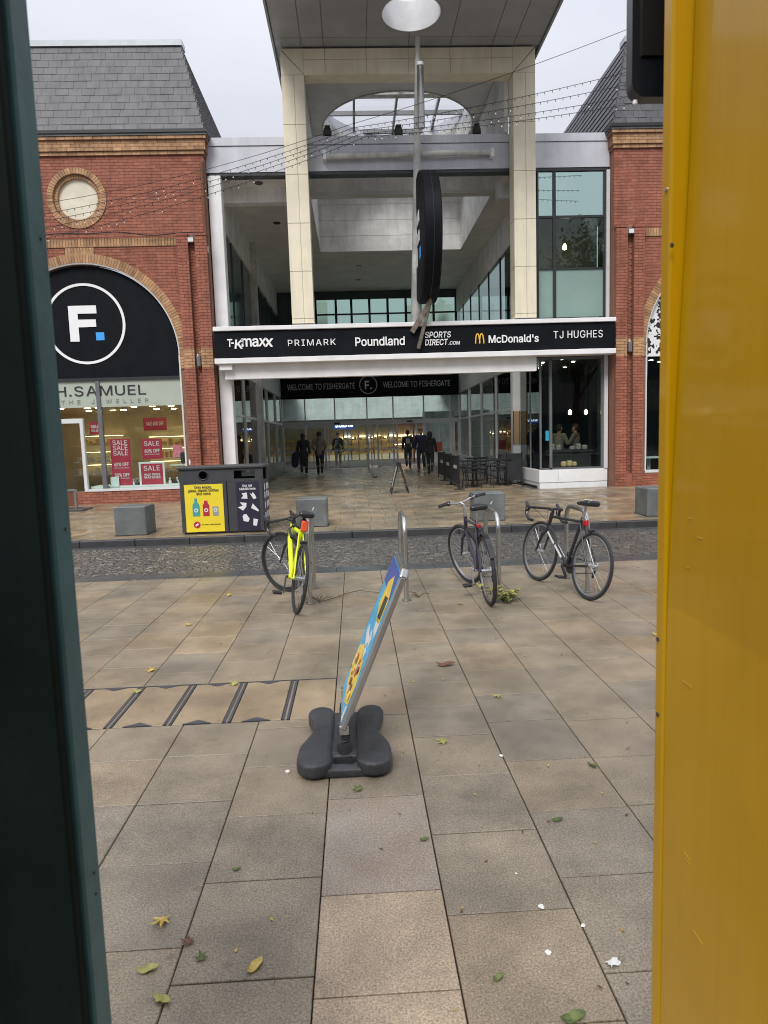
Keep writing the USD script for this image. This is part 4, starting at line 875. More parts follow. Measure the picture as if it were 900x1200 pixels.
# ---------------------------------------------------------------- street furniture
bn = thing('double_bin', 'dark grey double recycling and litter bin with yellow and navy posters', 'bin', (-2.3, 11.9, .1))
x0, x1, y0, y1, z0, z1 = -3.03, -1.62, 11.58, 12.38, .10, 1.27
obj('cabinet', [bbox(x0, -2.235, y0, y1, z0+.03, 1.0, .008), bbox(-2.225, x1, y0, y1, z0+.03, 1.0, .008)], 'bin_grey', bn)
fr = sbox(x0, 1.0, -2.23, z1-.05).difference(Point(-2.62, 1.12).buffer(.072, 24)); fr2 = sbox(-2.23, 1.0, x1, z1-.05).difference(sbox(-2.10, 1.045, -1.74, 1.185))
obj('hood', [wallxz(fr, y0, y0+.03), wallxz(fr2, y0, y0+.03), wallxz(fr, y1-.03, y1), wallxz(fr2, y1-.03, y1), box(x0, x0+.03, y0+.03, y1-.03, 1.0, z1-.05), box(-2.25, -2.21, y0+.03, y1-.03, 1.0, z1-.05)], 'bin_grey', bn)
obj('side_frame', [box(x1-.03, x1, y0+.03, y0+.16, 1.0, z1-.05), box(x1-.03, x1, y1-.16, y1-.03, 1.0, z1-.05)], 'bin_grey', bn)
obj('lid', bbox(x0-.03, x1+.03, y0-.03, y1+.03, z1-.05, z1, .012), 'bin_grey', bn)
obj('plinth', box(x0+.03, x1-.03, y0+.03, y1-.03, z0-.03, z0+.03), 'ink', bn)
obj('inner_shelf', box(x0+.04, -2.26, y0+.31, y1-.04, 1.0, 1.2), 'ink', bn)
obj('aperture_ring', ring((-2.62, y0-.003, 1.12), .078, .012, 'y', 24, 6), 'ink', bn)
pp = obj('recycling_poster', box(-2.955, -2.30, y0-.006, y0-.001, .145, .965), 'poster_yellow', bn)
yy = y0-.010
obj('lettering', [txt(s, -2.63-w/2, z, yy, .045, w, True, depth=.003) for s, z, w in (('Only empty,', .895, .30), ('glass, plastic bottles', .84, .52), ('and cans', .785, .24))], 'ink', pp)
bot = Polygon([(-.062, 0), (.062, 0), (.062, .17), (.05, .21), (.022, .25), (.022, .31), (-.022, .31), (-.022, .25), (-.05, .21), (-.062, .17)])
pet = Polygon([(-.055, 0), (.055, 0), (.055, .19), (.03, .225), (.028, .265), (-.028, .265), (-.03, .225), (-.055, .19)])
can = sbox(-.05, 0, .05, .16)
for pl, x, mt in ((bot, -2.77, 'bottle_teal'), (pet, -2.60, 'sale_red'), (can, -2.44, 'can_grey')):
    obj('printed_container', wallxz(affinity.translate(pl, x, .42), yy, yy+.003), mt, pp)
    obj('printed_arrow', wallxz(affinity.translate(Point(0, .10).buffer(.034, 12).difference(Point(0, .10).buffer(.018, 12)), x, .42), yy-.003, yy-.0005), 'poster_white', pp)
obj('printed_badge', wallxz(Point(-2.77, .27).buffer(.058, 20), yy, yy+.003), 'sale_red', pp); obj('printed_badge', wallxz(affinity.rotate(sbox(-2.80, .255, -2.74, .285), 40), yy-.003, yy-.0005), 'poster_white', pp)
obj('lettering', txt('no other waste please', -2.69, .262, yy, .022, .32, depth=.003), 'ink', pp)
np_ = obj('litter_poster', box(-2.075, -1.685, y0-.006, y0-.001, .15, .985), 'poster_navy', bn)
obj('lettering', [txt(s, -1.88-w/2, z, yy, .042, w, True, depth=.003) for s, z, w in (('Any old', .90, .17), ('rubbish here', .845, .28))], 'poster_white', np_)
shapes = [[(-1.995, .70), (-1.885, .69), (-1.89, .80), (-1.98, .79), (-1.955, .745)], [(-1.78, .68), (-1.73, .70), (-1.755, .76), (-1.795, .81), (-1.80, .77), (-1.84, .785)], [(-2.06, .55), (-1.97, .49), (-1.915, .55), (-1.905, .62), (-2.02, .635), (-1.97, .575)], [(-1.83, .53), (-1.71, .465), (-1.70, .49), (-1.80, .61)], [(-1.97, .31), (-1.89, .29), (-1.865, .345), (-1.92, .43), (-1.96, .425), (-1.985, .385)], [(-1.81, .23), (-1.75, .215), (-1.72, .33), (-1.80, .345)]]
for s in shapes: obj('printed_litter', wallxz(Polygon(s), yy, yy+.003), 'poster_white', np_)
obj('side_poster', box(x1+.001, x1+.006, y0+.08, y1-.08, .2, .95), 'poster_navy', bn)
obj('side_print', [box(x1+.006, x1+.009, y, y+.10, z, z+.11) for y in (11.74, 12.0, 12.18) for z in (.32, .5, .68, .82)], 'poster_white', bn, kind='stuff')

for i, (x, y, lb) in enumerate(((-3.955, 12.0, 'stone cube bollard standing in front of the jeweller, left of the bin'), (-.82, 12.25, 'stone cube bollard behind the yellow bicycle'), (2.39, 12.18, 'stone cube bollard behind the bicycle with flat handlebar'), (5.48, 12.0, 'stone cube bollard half hidden by the yellow cabinet'))):
    h, w = .505, .275; g = gz(y); m = bbox(x-w, x+w, y-w, y+w, g-.02, g+h, .016); t = thing('stone_cube', lb, 'bollard', (x, y, g))
    obj('block', m, 'cube_stone', t); obj('foot_joint', box(x-w-.012, x+w+.012, y-w-.012, y+w+.012, g-.02, g+.012), 'ink', t)
    if i: obj('mark', [wallxz(affinity.rotate(sbox(x+.02, g+.3, x+.035, g+.36), -30), y-w-.003, y-w+.001)], 'poster_white', t)

def cycle_stand(x, y0, y1, label, h=.84):
    r = .17; pts = [(x, y0, -.02), (x, y0, h-r)]+[(x, y0+r-r*math.cos(a), h-r+r*math.sin(a)) for a in np.linspace(.2, PI/2, 7)]+[(x, y1-r+r*math.sin(a), h-r+r*math.cos(a)) for a in np.linspace(0, PI/2-.2, 7)]+[(x, y1, h-r), (x, y1, -.02)]
    t = thing('cycle_stand', label, 'cycle stand', (x, (y0+y1)/2, 0)); obj('hoop', tube(pts, .0245, 12), 'stainless', t, smooth=40)
    for y in (y0, y1): obj('collar', lathe([(.025, 0), (.05, 0), (.05, .006), (.025, .008)], (x, y, .003), 16), 'stainless', t)
cycle_stand(-.515, 6.72, 7.42, 'steel hoop cycle stand holding the yellow bicycle'); cycle_stand(.47, 6.68, 7.38, 'bare steel hoop cycle stand behind the tilted pavement sign'); cycle_stand(1.445, 6.78, 7.45, 'steel hoop cycle stand holding the dark bicycle with flat handlebar'); cycle_stand(2.36, 6.72, 7.42, 'steel hoop cycle stand holding the black bicycle on the right')

# bicycles: built along +x from the rear wheel's contact, then steered, leaned and turned
def bicycle(label, p, heading, lean, steer, style):
    fm = {'yellow': 'bike_yellow', 'purple': 'bike_purple', 'black': 'bike_black'}[style]
    T = trimesh.transformations; RW, WB = .338, 1.0
    head_b, head_t = np.array([.895, 0, .60]), np.array([.845, 0, .765])
    ax = (head_t-head_b)/np.linalg.norm(head_t-head_b)
    S = T.rotation_matrix(steer, ax, head_b)
    W = T.translation_matrix([p[0], p[1], 0])@T.rotation_matrix(heading, [0, 0, 1])@T.rotation_matrix(lean, [1, 0, 0])
    th = thing('bicycle', label, 'bicycle', (p[0], p[1], 0))
    def put(nm, ms, mt, par=None, front=False, sm=40):
        m = joined(ms)
        if front: m.apply_transform(S)
        m.apply_transform(W)
        if m.bounds[0][2] < -.02: m.vertices[:, 2] = np.maximum(m.vertices[:, 2], -.002)
        return obj(nm, m, mt, par or th, smooth=sm)
    bb, seat_t, st_top = np.array([.43, 0, .275]), np.array([.255, 0, .80]), np.array([.225, 0, .90])
    rear, frontx = np.array([0, 0, RW]), np.array([WB, 0, RW])
    def wheel(c, fr, nm, rimm):
        w = put(nm, [ring(c, RW-.016, .0165 if style != 'purple' else .021, 'y', 40, 8)], 'tyre', None, fr)
        put('rim', [ring(c, RW-.042, .0115, 'y', 40, 6)], rimm, w, fr)
        put('hub', [rod(c+[0, -.05, 0], c+[0, .05, 0], .022, 10)], 'bare_metal', w, fr)
        sp = []
        for k in range(24):
            a = 2*PI*k/24; o = .02 if k % 2 else -.02; a2 = a+(.5 if k % 4 < 2 else -.5)
            sp.append(rod(c+[.022*math.cos(a2), o, .022*math.sin(a2)], c+[(RW-.045)*math.cos(a), 0, (RW-.045)*math.sin(a)], .0012, 4))
        put('spokes', sp, 'bare_metal', w, fr, False)
    rimm = {'yellow': 'bike_black', 'purple': 'bare_metal', 'black': 'lamp_grey'}[style]; wheel(rear, False, 'rear_wheel', rimm); wheel(frontx, True, 'front_wheel', rimm)
    big = .026 if style == 'yellow' else .018
    put('down_tube', [tube([head_b+[-.005, 0, .03], bb+(head_b-bb)*.5, bb+[.01, 0, .01]], [big*.95, big*1.15, big], 12)], fm)
    put('frame', [rod(seat_t+[.012, 0, -.05], head_t-[0, 0, .02], big*.8, 10), rod(bb, seat_t, .017, 10), rod(head_b-[0, 0, .02], head_t+[0, 0, .02], .021, 10), rod(bb+[0, -.04, 0], bb+[0, .04, 0], .024, 10)]
        +[rod(bb+[-.05, s*.03, 0], rear+[0, s*.062, 0], .010, 8) for s in (1, -1)]+[rod(seat_t+[.015, s*.02, -.06], rear+[0, s*.062, 0], .008, 8) for s in (1, -1)], fm)
    if style == 'black': put('decal', [bar(head_b+(bb-head_b)*a+[0, s*.0185, 0], head_b+(bb-head_b)*b_+[0, s*.0205, 0], .006, .022) for s in (1, -1) for a, b_ in ((.08, .42), (.46, .80))], 'bike_white')
    if style == 'yellow': put('decal', [bar(head_b+(bb-head_b)*a+[0, s*.031, 0], head_b+(bb-head_b)*b_+[0, s*.031, 0], .004, .03) for s in (1, -1) for a, b_ in ((.25, .4), (.45, .6))], 'bike_black')
    put('fork', [tube([head_b, head_b+(frontx-head_b)*.25+[0, s*.045, 0], frontx+[0, s*.052, 0]], [.018, .016, .010], 8) for s in (1, -1)], fm if style != 'yellow' else 'bike_black', None, True)
    st = head_t+ax*.05
    if style == 'purple':
        c = st+[.06, 0, .12]
        put('stem', [tube([head_t, st+[.0, 0, .10], c], .016, 10)], 'bare_metal', None, True)
        hb = put('handlebar', [tube([c+[-.05, s*.30, .03], c+[-.01, s*.16, .03], c+[0, s*.05, 0], c] , .0125, 8) for s in (1, -1)], 'bare_metal', None, True)
        for s in (1, -1):
            put('grip', [rod(c+[-.05, s*.30, .03], c+[-.018, s*.18, .03], .018, 8)], 'bike_black', hb, True)
            put('brake_lever', [bar(c+[-.01, s*.16, .03], c+[.05, s*.25, .0], .012, .01), bbox(c[0]-.02, c[0]+.03, c[1]+s*.15-.02, c[1]+s*.15+.02, c[2]-.0, c[2]+.05, .01)], 'bike_black', hb, True)
        put('mudguard', [bar(rear+np.array([math.cos(a), 0, math.sin(a)])*(RW+.03), rear+np.array([math.cos(a+.22), 0, math.sin(a+.22)])*(RW+.03), .05, .004) for a in np.linspace(.7, 2.4, 9)], 'bike_black', None, False, False)
    else:
        c = st+[.09, 0, .015]
        put('stem', [rod(head_t, st, .016, 10), rod(st, c, .015, 10)], 'bike_black', None, True)
        dr = []
        for s in (1, -1):
            dr.append(tube([c, c+[0, s*.10, 0], c+[.02, s*.19, -.002], c+[.07, s*.205, -.008], c+[.10, s*.21, -.05], c+[.085, s*.215, -.10], c+[.03, s*.22, -.135], c+[-.05, s*.225, -.14]], [.013, .013, .016, .017, .017, .017, .017, .016], 8))
        hb = put('handlebar', dr, 'bike_black', None, True)
        for s in (1, -1): put('brake_hood', [tube([c+[.065, s*.206, -.004], c+[.12, s*.205, .015], c+[.145, s*.20, .05]], [.018, .021, .014], 8), tube([c+[.135, s*.203, .02], c+[.14, s*.206, -.05], c+[.12, s*.21, -.10]], .007, 6)], 'bike_black', hb, True)
        put('cables', [tube([c+[.1, s*.19, 0], c+[.13, s*.08, -.03], head_t+[.07, 0, -.08], head_b+[.0, 0, -.02]], .003, 4) for s in (1, -1)], 'bike_black', None, True, False)
    put('seat_post', [rod(seat_t-[0, 0, .03], st_top+[.0, 0, .03], .0135, 10)], 'bare_metal' if style != 'yellow' else 'bike_black')
    wid = .085 if style == 'purple' else .066
    sa = hull(sph((st_top[0]-.11, wid*.6, .95), .03), sph((st_top[0]-.11, -wid*.6, .95), .03), sph((st_top[0]+.02, 0, .945), .034), sph((st_top[0]+.145, 0, .935), .017)).scale((1, 1.15, 1)).refine_to_length(.02)
    saddle = put('saddle', sa, 'bike_black')
    if style == 'black': put('saddle_panel', [hull(sph((st_top[0]-.10, .02, .968), .018), sph((st_top[0]+.02, .0, .968), .016), sph((st_top[0]+.10, 0, .955), .010))], 'bike_white', saddle)
    put('rails', [rod((st_top[0]-.09, s*.02, .93), (st_top[0]+.08, s*.02, .925), .005, 6) for s in (1, -1)], 'bare_metal', saddle)
    cr = put('crank', [disc(bb+[0, -.045, 0], .088, 'y', .005, 28), rod(bb+[0, -.06, 0], bb+[0, .06, 0], .014, 8)], 'bike_black' if style != 'purple' else 'bare_metal')
    ca = {'yellow': -1.9, 'purple': -2.2, 'black': -2.45}[style]
    for s in (1, -1):
        e = bb+np.array([math.cos(ca), 0, math.sin(ca)])*.17*s+[0, s*.075, 0]
        put('crank_arm', [bar(bb+[0, s*.062, 0], e, .016, .026)], 'bike_black', cr)
        put('pedal', [bbox(e[0]-.045, e[0]+.045, *sorted((e[1]+s*.02, e[1]+s*.11)), e[2]-.012, e[2]+.012, .004)], 'bike_black')
    put('chain', [rod(bb+[-.0, -.045, .085], rear+[0, -.045, .035], .005, 4), rod(bb+[0, -.045, -.085], rear+[.02, -.045, -.07], .005, 4)], 'ink')
    put('cassette', [disc(rear+[0, -.045, 0], .042, 'y', .022, 18)], 'bare_metal'); put('derailleur', [bar(rear+[.01, -.055, -.02], rear+[.04, -.055, -.12], .012, .03)], 'bike_black')
    put('brakes', [bbox(.06, .10, -.035, .035, .66, .70, .008)], 'bike_black')
    if style == 'yellow': put('rear_light', [bbox(.12, .16, -.035, .035, .78, .89, .012)], 'orange_lens'); put('saddle_bag', [bbox(.17, .26, -.035, .035, .79, .90, .02)], 'bike_black'); put('lock', [tube([seat_t+[.25, .05, -.13], seat_t+[.33, .07, -.05], seat_t+[.40, .02, -.02], seat_t+[.42, -.05, -.12], seat_t+[.33, -.06, -.2], seat_t+[.25, .05, -.13]], .014, 8)], 'bike_black')
    if style == 'black': put('rear_light', [bbox(.165, .195, -.02, .02, .72, .78, .008)], 'red_lens'); put('reflector', [disc((.20, .0, .74), .03, 'x', .01, 14)], 'red_lens')
    if style == 'purple': put('rear_light', [bbox(.17, .20, -.02, .02, .74, .78, .008)], 'red_lens')
    return th
bicycle('fluorescent yellow racing bicycle with front wheel turned left, left of the three', (-.635, 6.34), PI/2+.25, .185, .68, 'yellow')
bicycle('dark purple bicycle with flat handlebar and rear mudguard, middle of the three', (1.26, 6.36), PI/2+.035, -.07, .38, 'purple')
bicycle('black and white racing bicycle with drop handlebar, right of the three', (2.236, 6.385), PI/2+.25, .155, .06, 'black')

# tilted pavement sign on its black plastic base
sg = thing('pavement_sign', 'spring-mounted pavement sign leaning right on a black plastic base, blue food poster', 'sign', (-.11, 3.47, 0))
bx, by = -.108, 3.47
def moulded(parts, cut=None, it=10, L=.012):
    m = Manifold.batch_boolean(parts, OpType.Add)
    if cut is not None: m = m-cut
    m = (m-Manifold.cube((4, 4, 1)).translate((-2, 1.5, -1.0))).refine_to_length(L)
    v, f, _ = meshkit.arrays(m); t = trimesh.Trimesh(v, f, process=True); trimesh.smoothing.filter_taubin(t, iterations=it); t.vertices[:, 2] = np.maximum(t.vertices[:, 2], 0); return t
def disc3(x, y, r, z0, z1):                       # a pill-edged disc
    return hull(*[sph((x+(r-.02)*math.cos(a), y+(r-.02)*math.sin(a), z), .02, 12) for a in np.arange(10)*2*PI/10 for z in (z0+.02, z1-.02)])
for s in (-1, 1):                                 # two waisted, rounded weights
    chain = [(bx+s*.148, by-.290, .092, .088), (bx+s*.148, by-.19, .084, .105), (bx+s*.118, by-.04, .056, .112), (bx+s*.118, by+.10, .056, .112), (bx+s*.140, by+.23, .075, .105), (bx+s*.142, by+.265, .074, .095)]
    parts = []
    for a, b_ in zip(chain, chain[1:]): parts.append(hull(*[sph((q[0]+(q[2]-.022)*math.cos(t), q[1]+(q[2]-.022)*math.sin(t), z), .022, 12) for q in (a, b_) for t in np.arange(12)*2*PI/12 for z in (.035, q[3]-.022)]))
    obj('base_lobe', moulded(parts, it=14), 'base_plastic', sg, smooth=60)
foot = [hull(*[sph((bx+x, by+y, .013), .013, 10) for x, y in q]) for q in ([(-.18, -.31), (.18, -.31), (.13, 0), (-.13, 0)], [(-.13, 0), (.13, 0), (.16, .27), (-.16, .27)])]
obj('base_foot', moulded(foot, it=6), 'base_plastic', sg, smooth=60)
slot = hull(*[sph((bx+dx, by-.288+dy, z), .016, 10) for dx in (-.042, .042) for dy in (-.006, .006) for z in (.0, .2)])
bridge = [hull(*[sph((bx+x, by+y, z), .014, 10) for x in (-.12, .12) for y, z in ((-.338, .034), (-.338, .016), (-.235, .072), (.26, .066), (.31, .03), (.31, .016))])]
obj('base_bridge', moulded(bridge, slot, it=5, L=.01), 'base_plastic', sg, smooth=50)
obj('handle_slot', flatxy(sbox(bx-.062, by-.315, bx+.062, by-.26), .0265, .0285), 'ink', sg)
for yy_, nm in ((3.245, 'front'), (3.735, 'back')):
    obj('spring_socket', [lathe([(0, .03), (.040, .03), (.038, .10), (.034, .125), (.034, .13), (0, .13)], (bx, yy_, 0), 18)], 'spring_black', sg, smooth=40)
    obj('spring', [tube([(bx+.021*math.cos(a)-.0+.012*a/40, yy_+.021*math.sin(a), .125+.055*a/40) for a in np.linspace(0, 40, 90)], .0048, 5)], 'spring_black', sg, smooth=50)
    obj('spring_clamp', [bbox(bx-.022, bx+.026, yy_-.03, yy_+.03, .175, .225, .004)], 'aluminium', sg)
tilt = math.atan2(.342, .81)
def panel(m):                                     # local: x thickness, y along the street depth, z up from the panel's foot
    return move(rot(m, tilt, [0, 1, 0]), (-.112, 0, .20))
pw0, pw1, ph = 3.21, 3.765, .875
obj('frame', panel([bbox(-.018, .018, pw0, pw0+.03, .0, ph-.035, .010), bbox(-.018, .018, pw1-.03, pw1, .0, ph-.035, .006), bbox(-.018, .018, pw0+.031, pw1-.031, 0, .03, .006), bbox(-.018, .018, pw0+.031, pw1-.031, ph-.03, ph, .006)]+[hull(sph((-.01, y, ph-.04), .012), sph((.01, y, ph-.04), .012), sph((-.01, y+d, ph-.012), .012), sph((.01, y+d, ph-.012), .012)) for y, d in ((pw0+.012, .02), (pw1-.012, -.02))]), 'aluminium', sg)
po = obj('poster', panel(box(-.0195, -.013, pw0+.03, pw1-.03, .03, ph-.03)), 'road_blue', sg)
obj('poster', panel(box(.013, .0195, pw0+.03, pw1-.03, .03, ph-.03)), 'board_white', sg)
def patch(poly, mt, o=.0): obj('print', panel(wallyz(poly, -.0222-o, -.0199-o)), mt, po)
r = random.Random(5)
patch(sbox(pw0+.03, .70, pw1-.03, ph-.03), 'ad_navy')
patch(Polygon([(pw0+.06, .56), (pw0+.20, .54), (pw0+.34, .60), (pw0+.30, .74), (pw0+.16, .80), (pw0+.05, .70)]), 'ad_yellow', .001)
patch(Polygon([(pw0+.07, .58), (pw0+.20, .56), (pw0+.20, .68), (pw0+.07, .70)]), 'bike_black', .003)
patch(Polygon([(pw0+.04, .49), (pw0+.17, .50), (pw0+.20, .56), (pw0+.04, .57)]), 'board_white', .001)
for k, (a, b_) in enumerate(((.12, .42), (.20, .38), (.30, .40), (.14, .34))): patch(affinity.rotate(sbox(pw0+a, b_, pw0+a+.10, b_+.05), 15), 'board_white', .001)
patch(Polygon([(pw0+.04, .12), (pw0+.2, .07), (pw0+.40, .12), (pw0+.50, .20), (pw0+.45, .32), (pw0+.30, .37), (pw0+.10, .33), (pw0+.03, .22)]), 'ad_yellow', .001)
for k in range(26):
    y_, z_, q = pw0+r.uniform(.06, .44), r.uniform(.12, .32), r.uniform(.012, .03)
    patch(Polygon([(y_+q*math.cos(a)*r.uniform(.6, 1.2), z_+q*math.sin(a)*r.uniform(.6, 1.2)) for a in np.linspace(0, 2*PI, 8)[:-1]]).buffer(0), ['ad_red', 'dark_wood', 'leaf_green', 'board_white', 'ad_yellow'][k % 5], .003+.0003*k)
patch(Polygon([(pw0+.03, .03), (pw0+.10, .03), (pw0+.07, .10), (pw0+.03, .12)]), 'board_white', .001)

# A-board in the porch mouth
g = gz(18.3); ab = thing('folding_board', 'black folding A-board seen from its side in the porch', 'A-board', (1.17, 18.2, g))
for s in (-1, 1):
    fr = [bar((1.17+s*.015, y, g+.83), (1.17+s*.24, y, g+.0), .03, .03) for y in (17.95, 18.55)]+[bar((1.17+s*.04, 17.95, g+.74), (1.17+s*.04, 18.55, g+.74), .03, .03), bar((1.17+s*.2, 17.95, g+.13), (1.17+s*.2, 18.55, g+.13), .03, .03)]
    obj('frame', fr, 'furniture_black', ab); obj('board', [trimesh.convex.convex_hull(np.array([(1.17+s*(.04+d), y, g+.73) for y in (17.97, 18.53) for d in (0, .01)]+[(1.17+s*(.19+d), y, g+.15) for y in (17.97, 18.53) for d in (0, .01)]))], 'board_white', ab)
obj('stay', bar((1.0, 18.0, g+.28), (1.34, 18.0, g+.28), .012, .012), 'furniture_black', ab)

# cafe barriers, tables, chairs
def barrier(y0, y1, x, label):
    g = gz(y0); t = thing('cafe_barrier', label, 'barrier', (x, (y0+y1)/2, g))
    for y in (y0, y1):
        obj('post', rod((x, y, g), (x, y, g+.96), .02, 8), 'furniture_black', t); obj('foot', [lathe([(0, 0), (.17, 0), (.17, .012), (.02, .03), (0, .03)], (x, y, g), 16)], 'furniture_black', t)
    obj('rail', [rod((x, y0, g+.92), (x, y1, g+.92), .014, 6), rod((x, y0, g+.14), (x, y1, g+.14), .014, 6)], 'furniture_black', t)
    v, f = [], []; n = 14
    for k in range(n+1):
        y = y0+.03+(y1-y0-.06)*k/n
        for z in (.15, .91): v.append((x+.012*math.sin(k*1.9), y, g+z))
    for k in range(n): f += [[2*k, 2*k+2, 2*k+3], [2*k, 2*k+3, 2*k+1]]
    obj('fabric', trimesh.Trimesh(np.array(v), np.array(f), process=False), 'barrier_fabric', t)
    obj('print', box(x-.017, x-.013, y0+.35, y0+.95, g+.56, g+.66), 'board_white', t)
barrier(18.6, 20.3, 2.88, 'dark fabric cafe barrier nearest the street'); barrier(20.4, 22.1, 2.92, 'dark fabric cafe barrier in the middle of the row'); barrier(22.2, 23.9, 2.96, 'dark fabric cafe barrier nearest the doors')
t = thing('cafe_barrier', 'short dark fabric barrier beside the white corner post of the restaurant bay', 'barrier', (4.75, 19.6, gz(19.6)))
g = gz(19.6); obj('panel', bbox(4.45, 4.90, 19.58, 19.60, g+.12, g+.92, .003), 'barrier_fabric', t)
for x in (4.45, 4.90): obj('post', rod((x, 19.59, g), (x, 19.59, g+.96), .02, 8), 'furniture_black', t); obj('foot', lathe([(0, 0), (.15, 0), (.15, .012), (0, .03)], (x, 19.59, g), 14), 'furniture_black', t)
def table(x, y, label):
    g = gz(y); t = thing('cafe_table', label, 'table', (x, y, g))
    obj('top', bbox(x-.35, x+.35, y-.35, y+.35, g+.72, g+.75, .01), 'furniture_black', t); obj('pedestal', rod((x, y, g+.02), (x, y, g+.72), .03, 10), 'furniture_black', t); obj('foot', [bbox(x-.25, x+.25, y-.03, y+.03, g, g+.025), bbox(x-.03, x+.03, y-.25, y+.25, g+.001, g+.026)], 'furniture_black', t)
table(3.45, 19.6, 'black cafe table nearest the fabric barrier'); table(4.25, 19.9, 'black cafe table nearest the restaurant bay'); table(3.9, 21.6, 'black cafe table at the back of the seating area')
def chair(x, y, a, label):
    t = thing('cafe_chair', label, 'chair', (x, y, gz(y)), a)
    obj('seat', bbox(-.21, .21, -.21, .21, .44, .465, .01), 'furniture_black', t)
    for sx in (-1, 1):
        for sy_ in (-1, 1): obj('leg', rod((sx*.19, sy_*.19, .44), (sx*.22, sy_*.23, 0), .013, 6), 'furniture_black', t)
    for sx in (-1, 1): obj('back_post', rod((sx*.19, -.2, .44), (sx*.19, -.27, .84), .013, 6), 'furniture_black', t)
    for z in (.58, .68, .78): obj('back_slat', bar((-.19, -.2-.07*(z-.44)/.4, z), (.19, -.2-.07*(z-.44)/.4, z), .014, .055), 'furniture_black', t)
    obj('arm', [tube([(sx*.20, -.25, .66), (sx*.22, .12, .67), (sx*.21, .2, .45)], .012, 6) for sx in (-1, 1)], 'furniture_black', t)
    return t
c0 = chair(3.3, 18.95, .1, 'black cafe chair at the street side of the table by the barrier')
for x, y, a, lb in ((3.75, 20.15, PI-.3, 'black cafe chair between the two front tables'), (4.15, 19.25, .0, 'black cafe chair at the street side of the table by the bay'), (4.62, 20.3, PI/2+.4, 'black cafe chair tucked against the white porch post'), (3.35, 21.4, -PI/2, 'black cafe chair left of the back table'), (4.45, 21.7, PI/2, 'black cafe chair right of the back table')): copy(c0, (x, y, gz(y)), a, lb)
mb_ = thing('menu_board', 'narrow framed menu board on the white porch post', 'sign', (4.95, 20.4, 1.6)); obj('board', box(4.87, 5.05, 20.42, 20.445, 1.35, 2.35), 'brown_bag', mb_); obj('frame', [box(4.86, 4.875, 20.41, 20.448, 1.34, 2.36), box(5.045, 5.06, 20.41, 20.448, 1.34, 2.36)], 'ink', mb_)
g = gz(29.6); es = thing('easel_sign', 'small red and white sign board on a folding stand by the doors', 'sign', (3.62, 29.6, g))
obj('board', box(3.35, 3.85, 29.55, 29.57, g+.75, g+1.15), 'ad_red', es); obj('lower_board', box(3.35, 3.85, 29.55, 29.57, g+.25, g+.74), 'poster_white', es); obj('legs', [bar((3.38, 29.6, g+.7), (3.8, 29.6, g), .02, .02), bar((3.82, 29.6, g+.7), (3.4, 29.6, g), .02, .02)], 'ink', es)

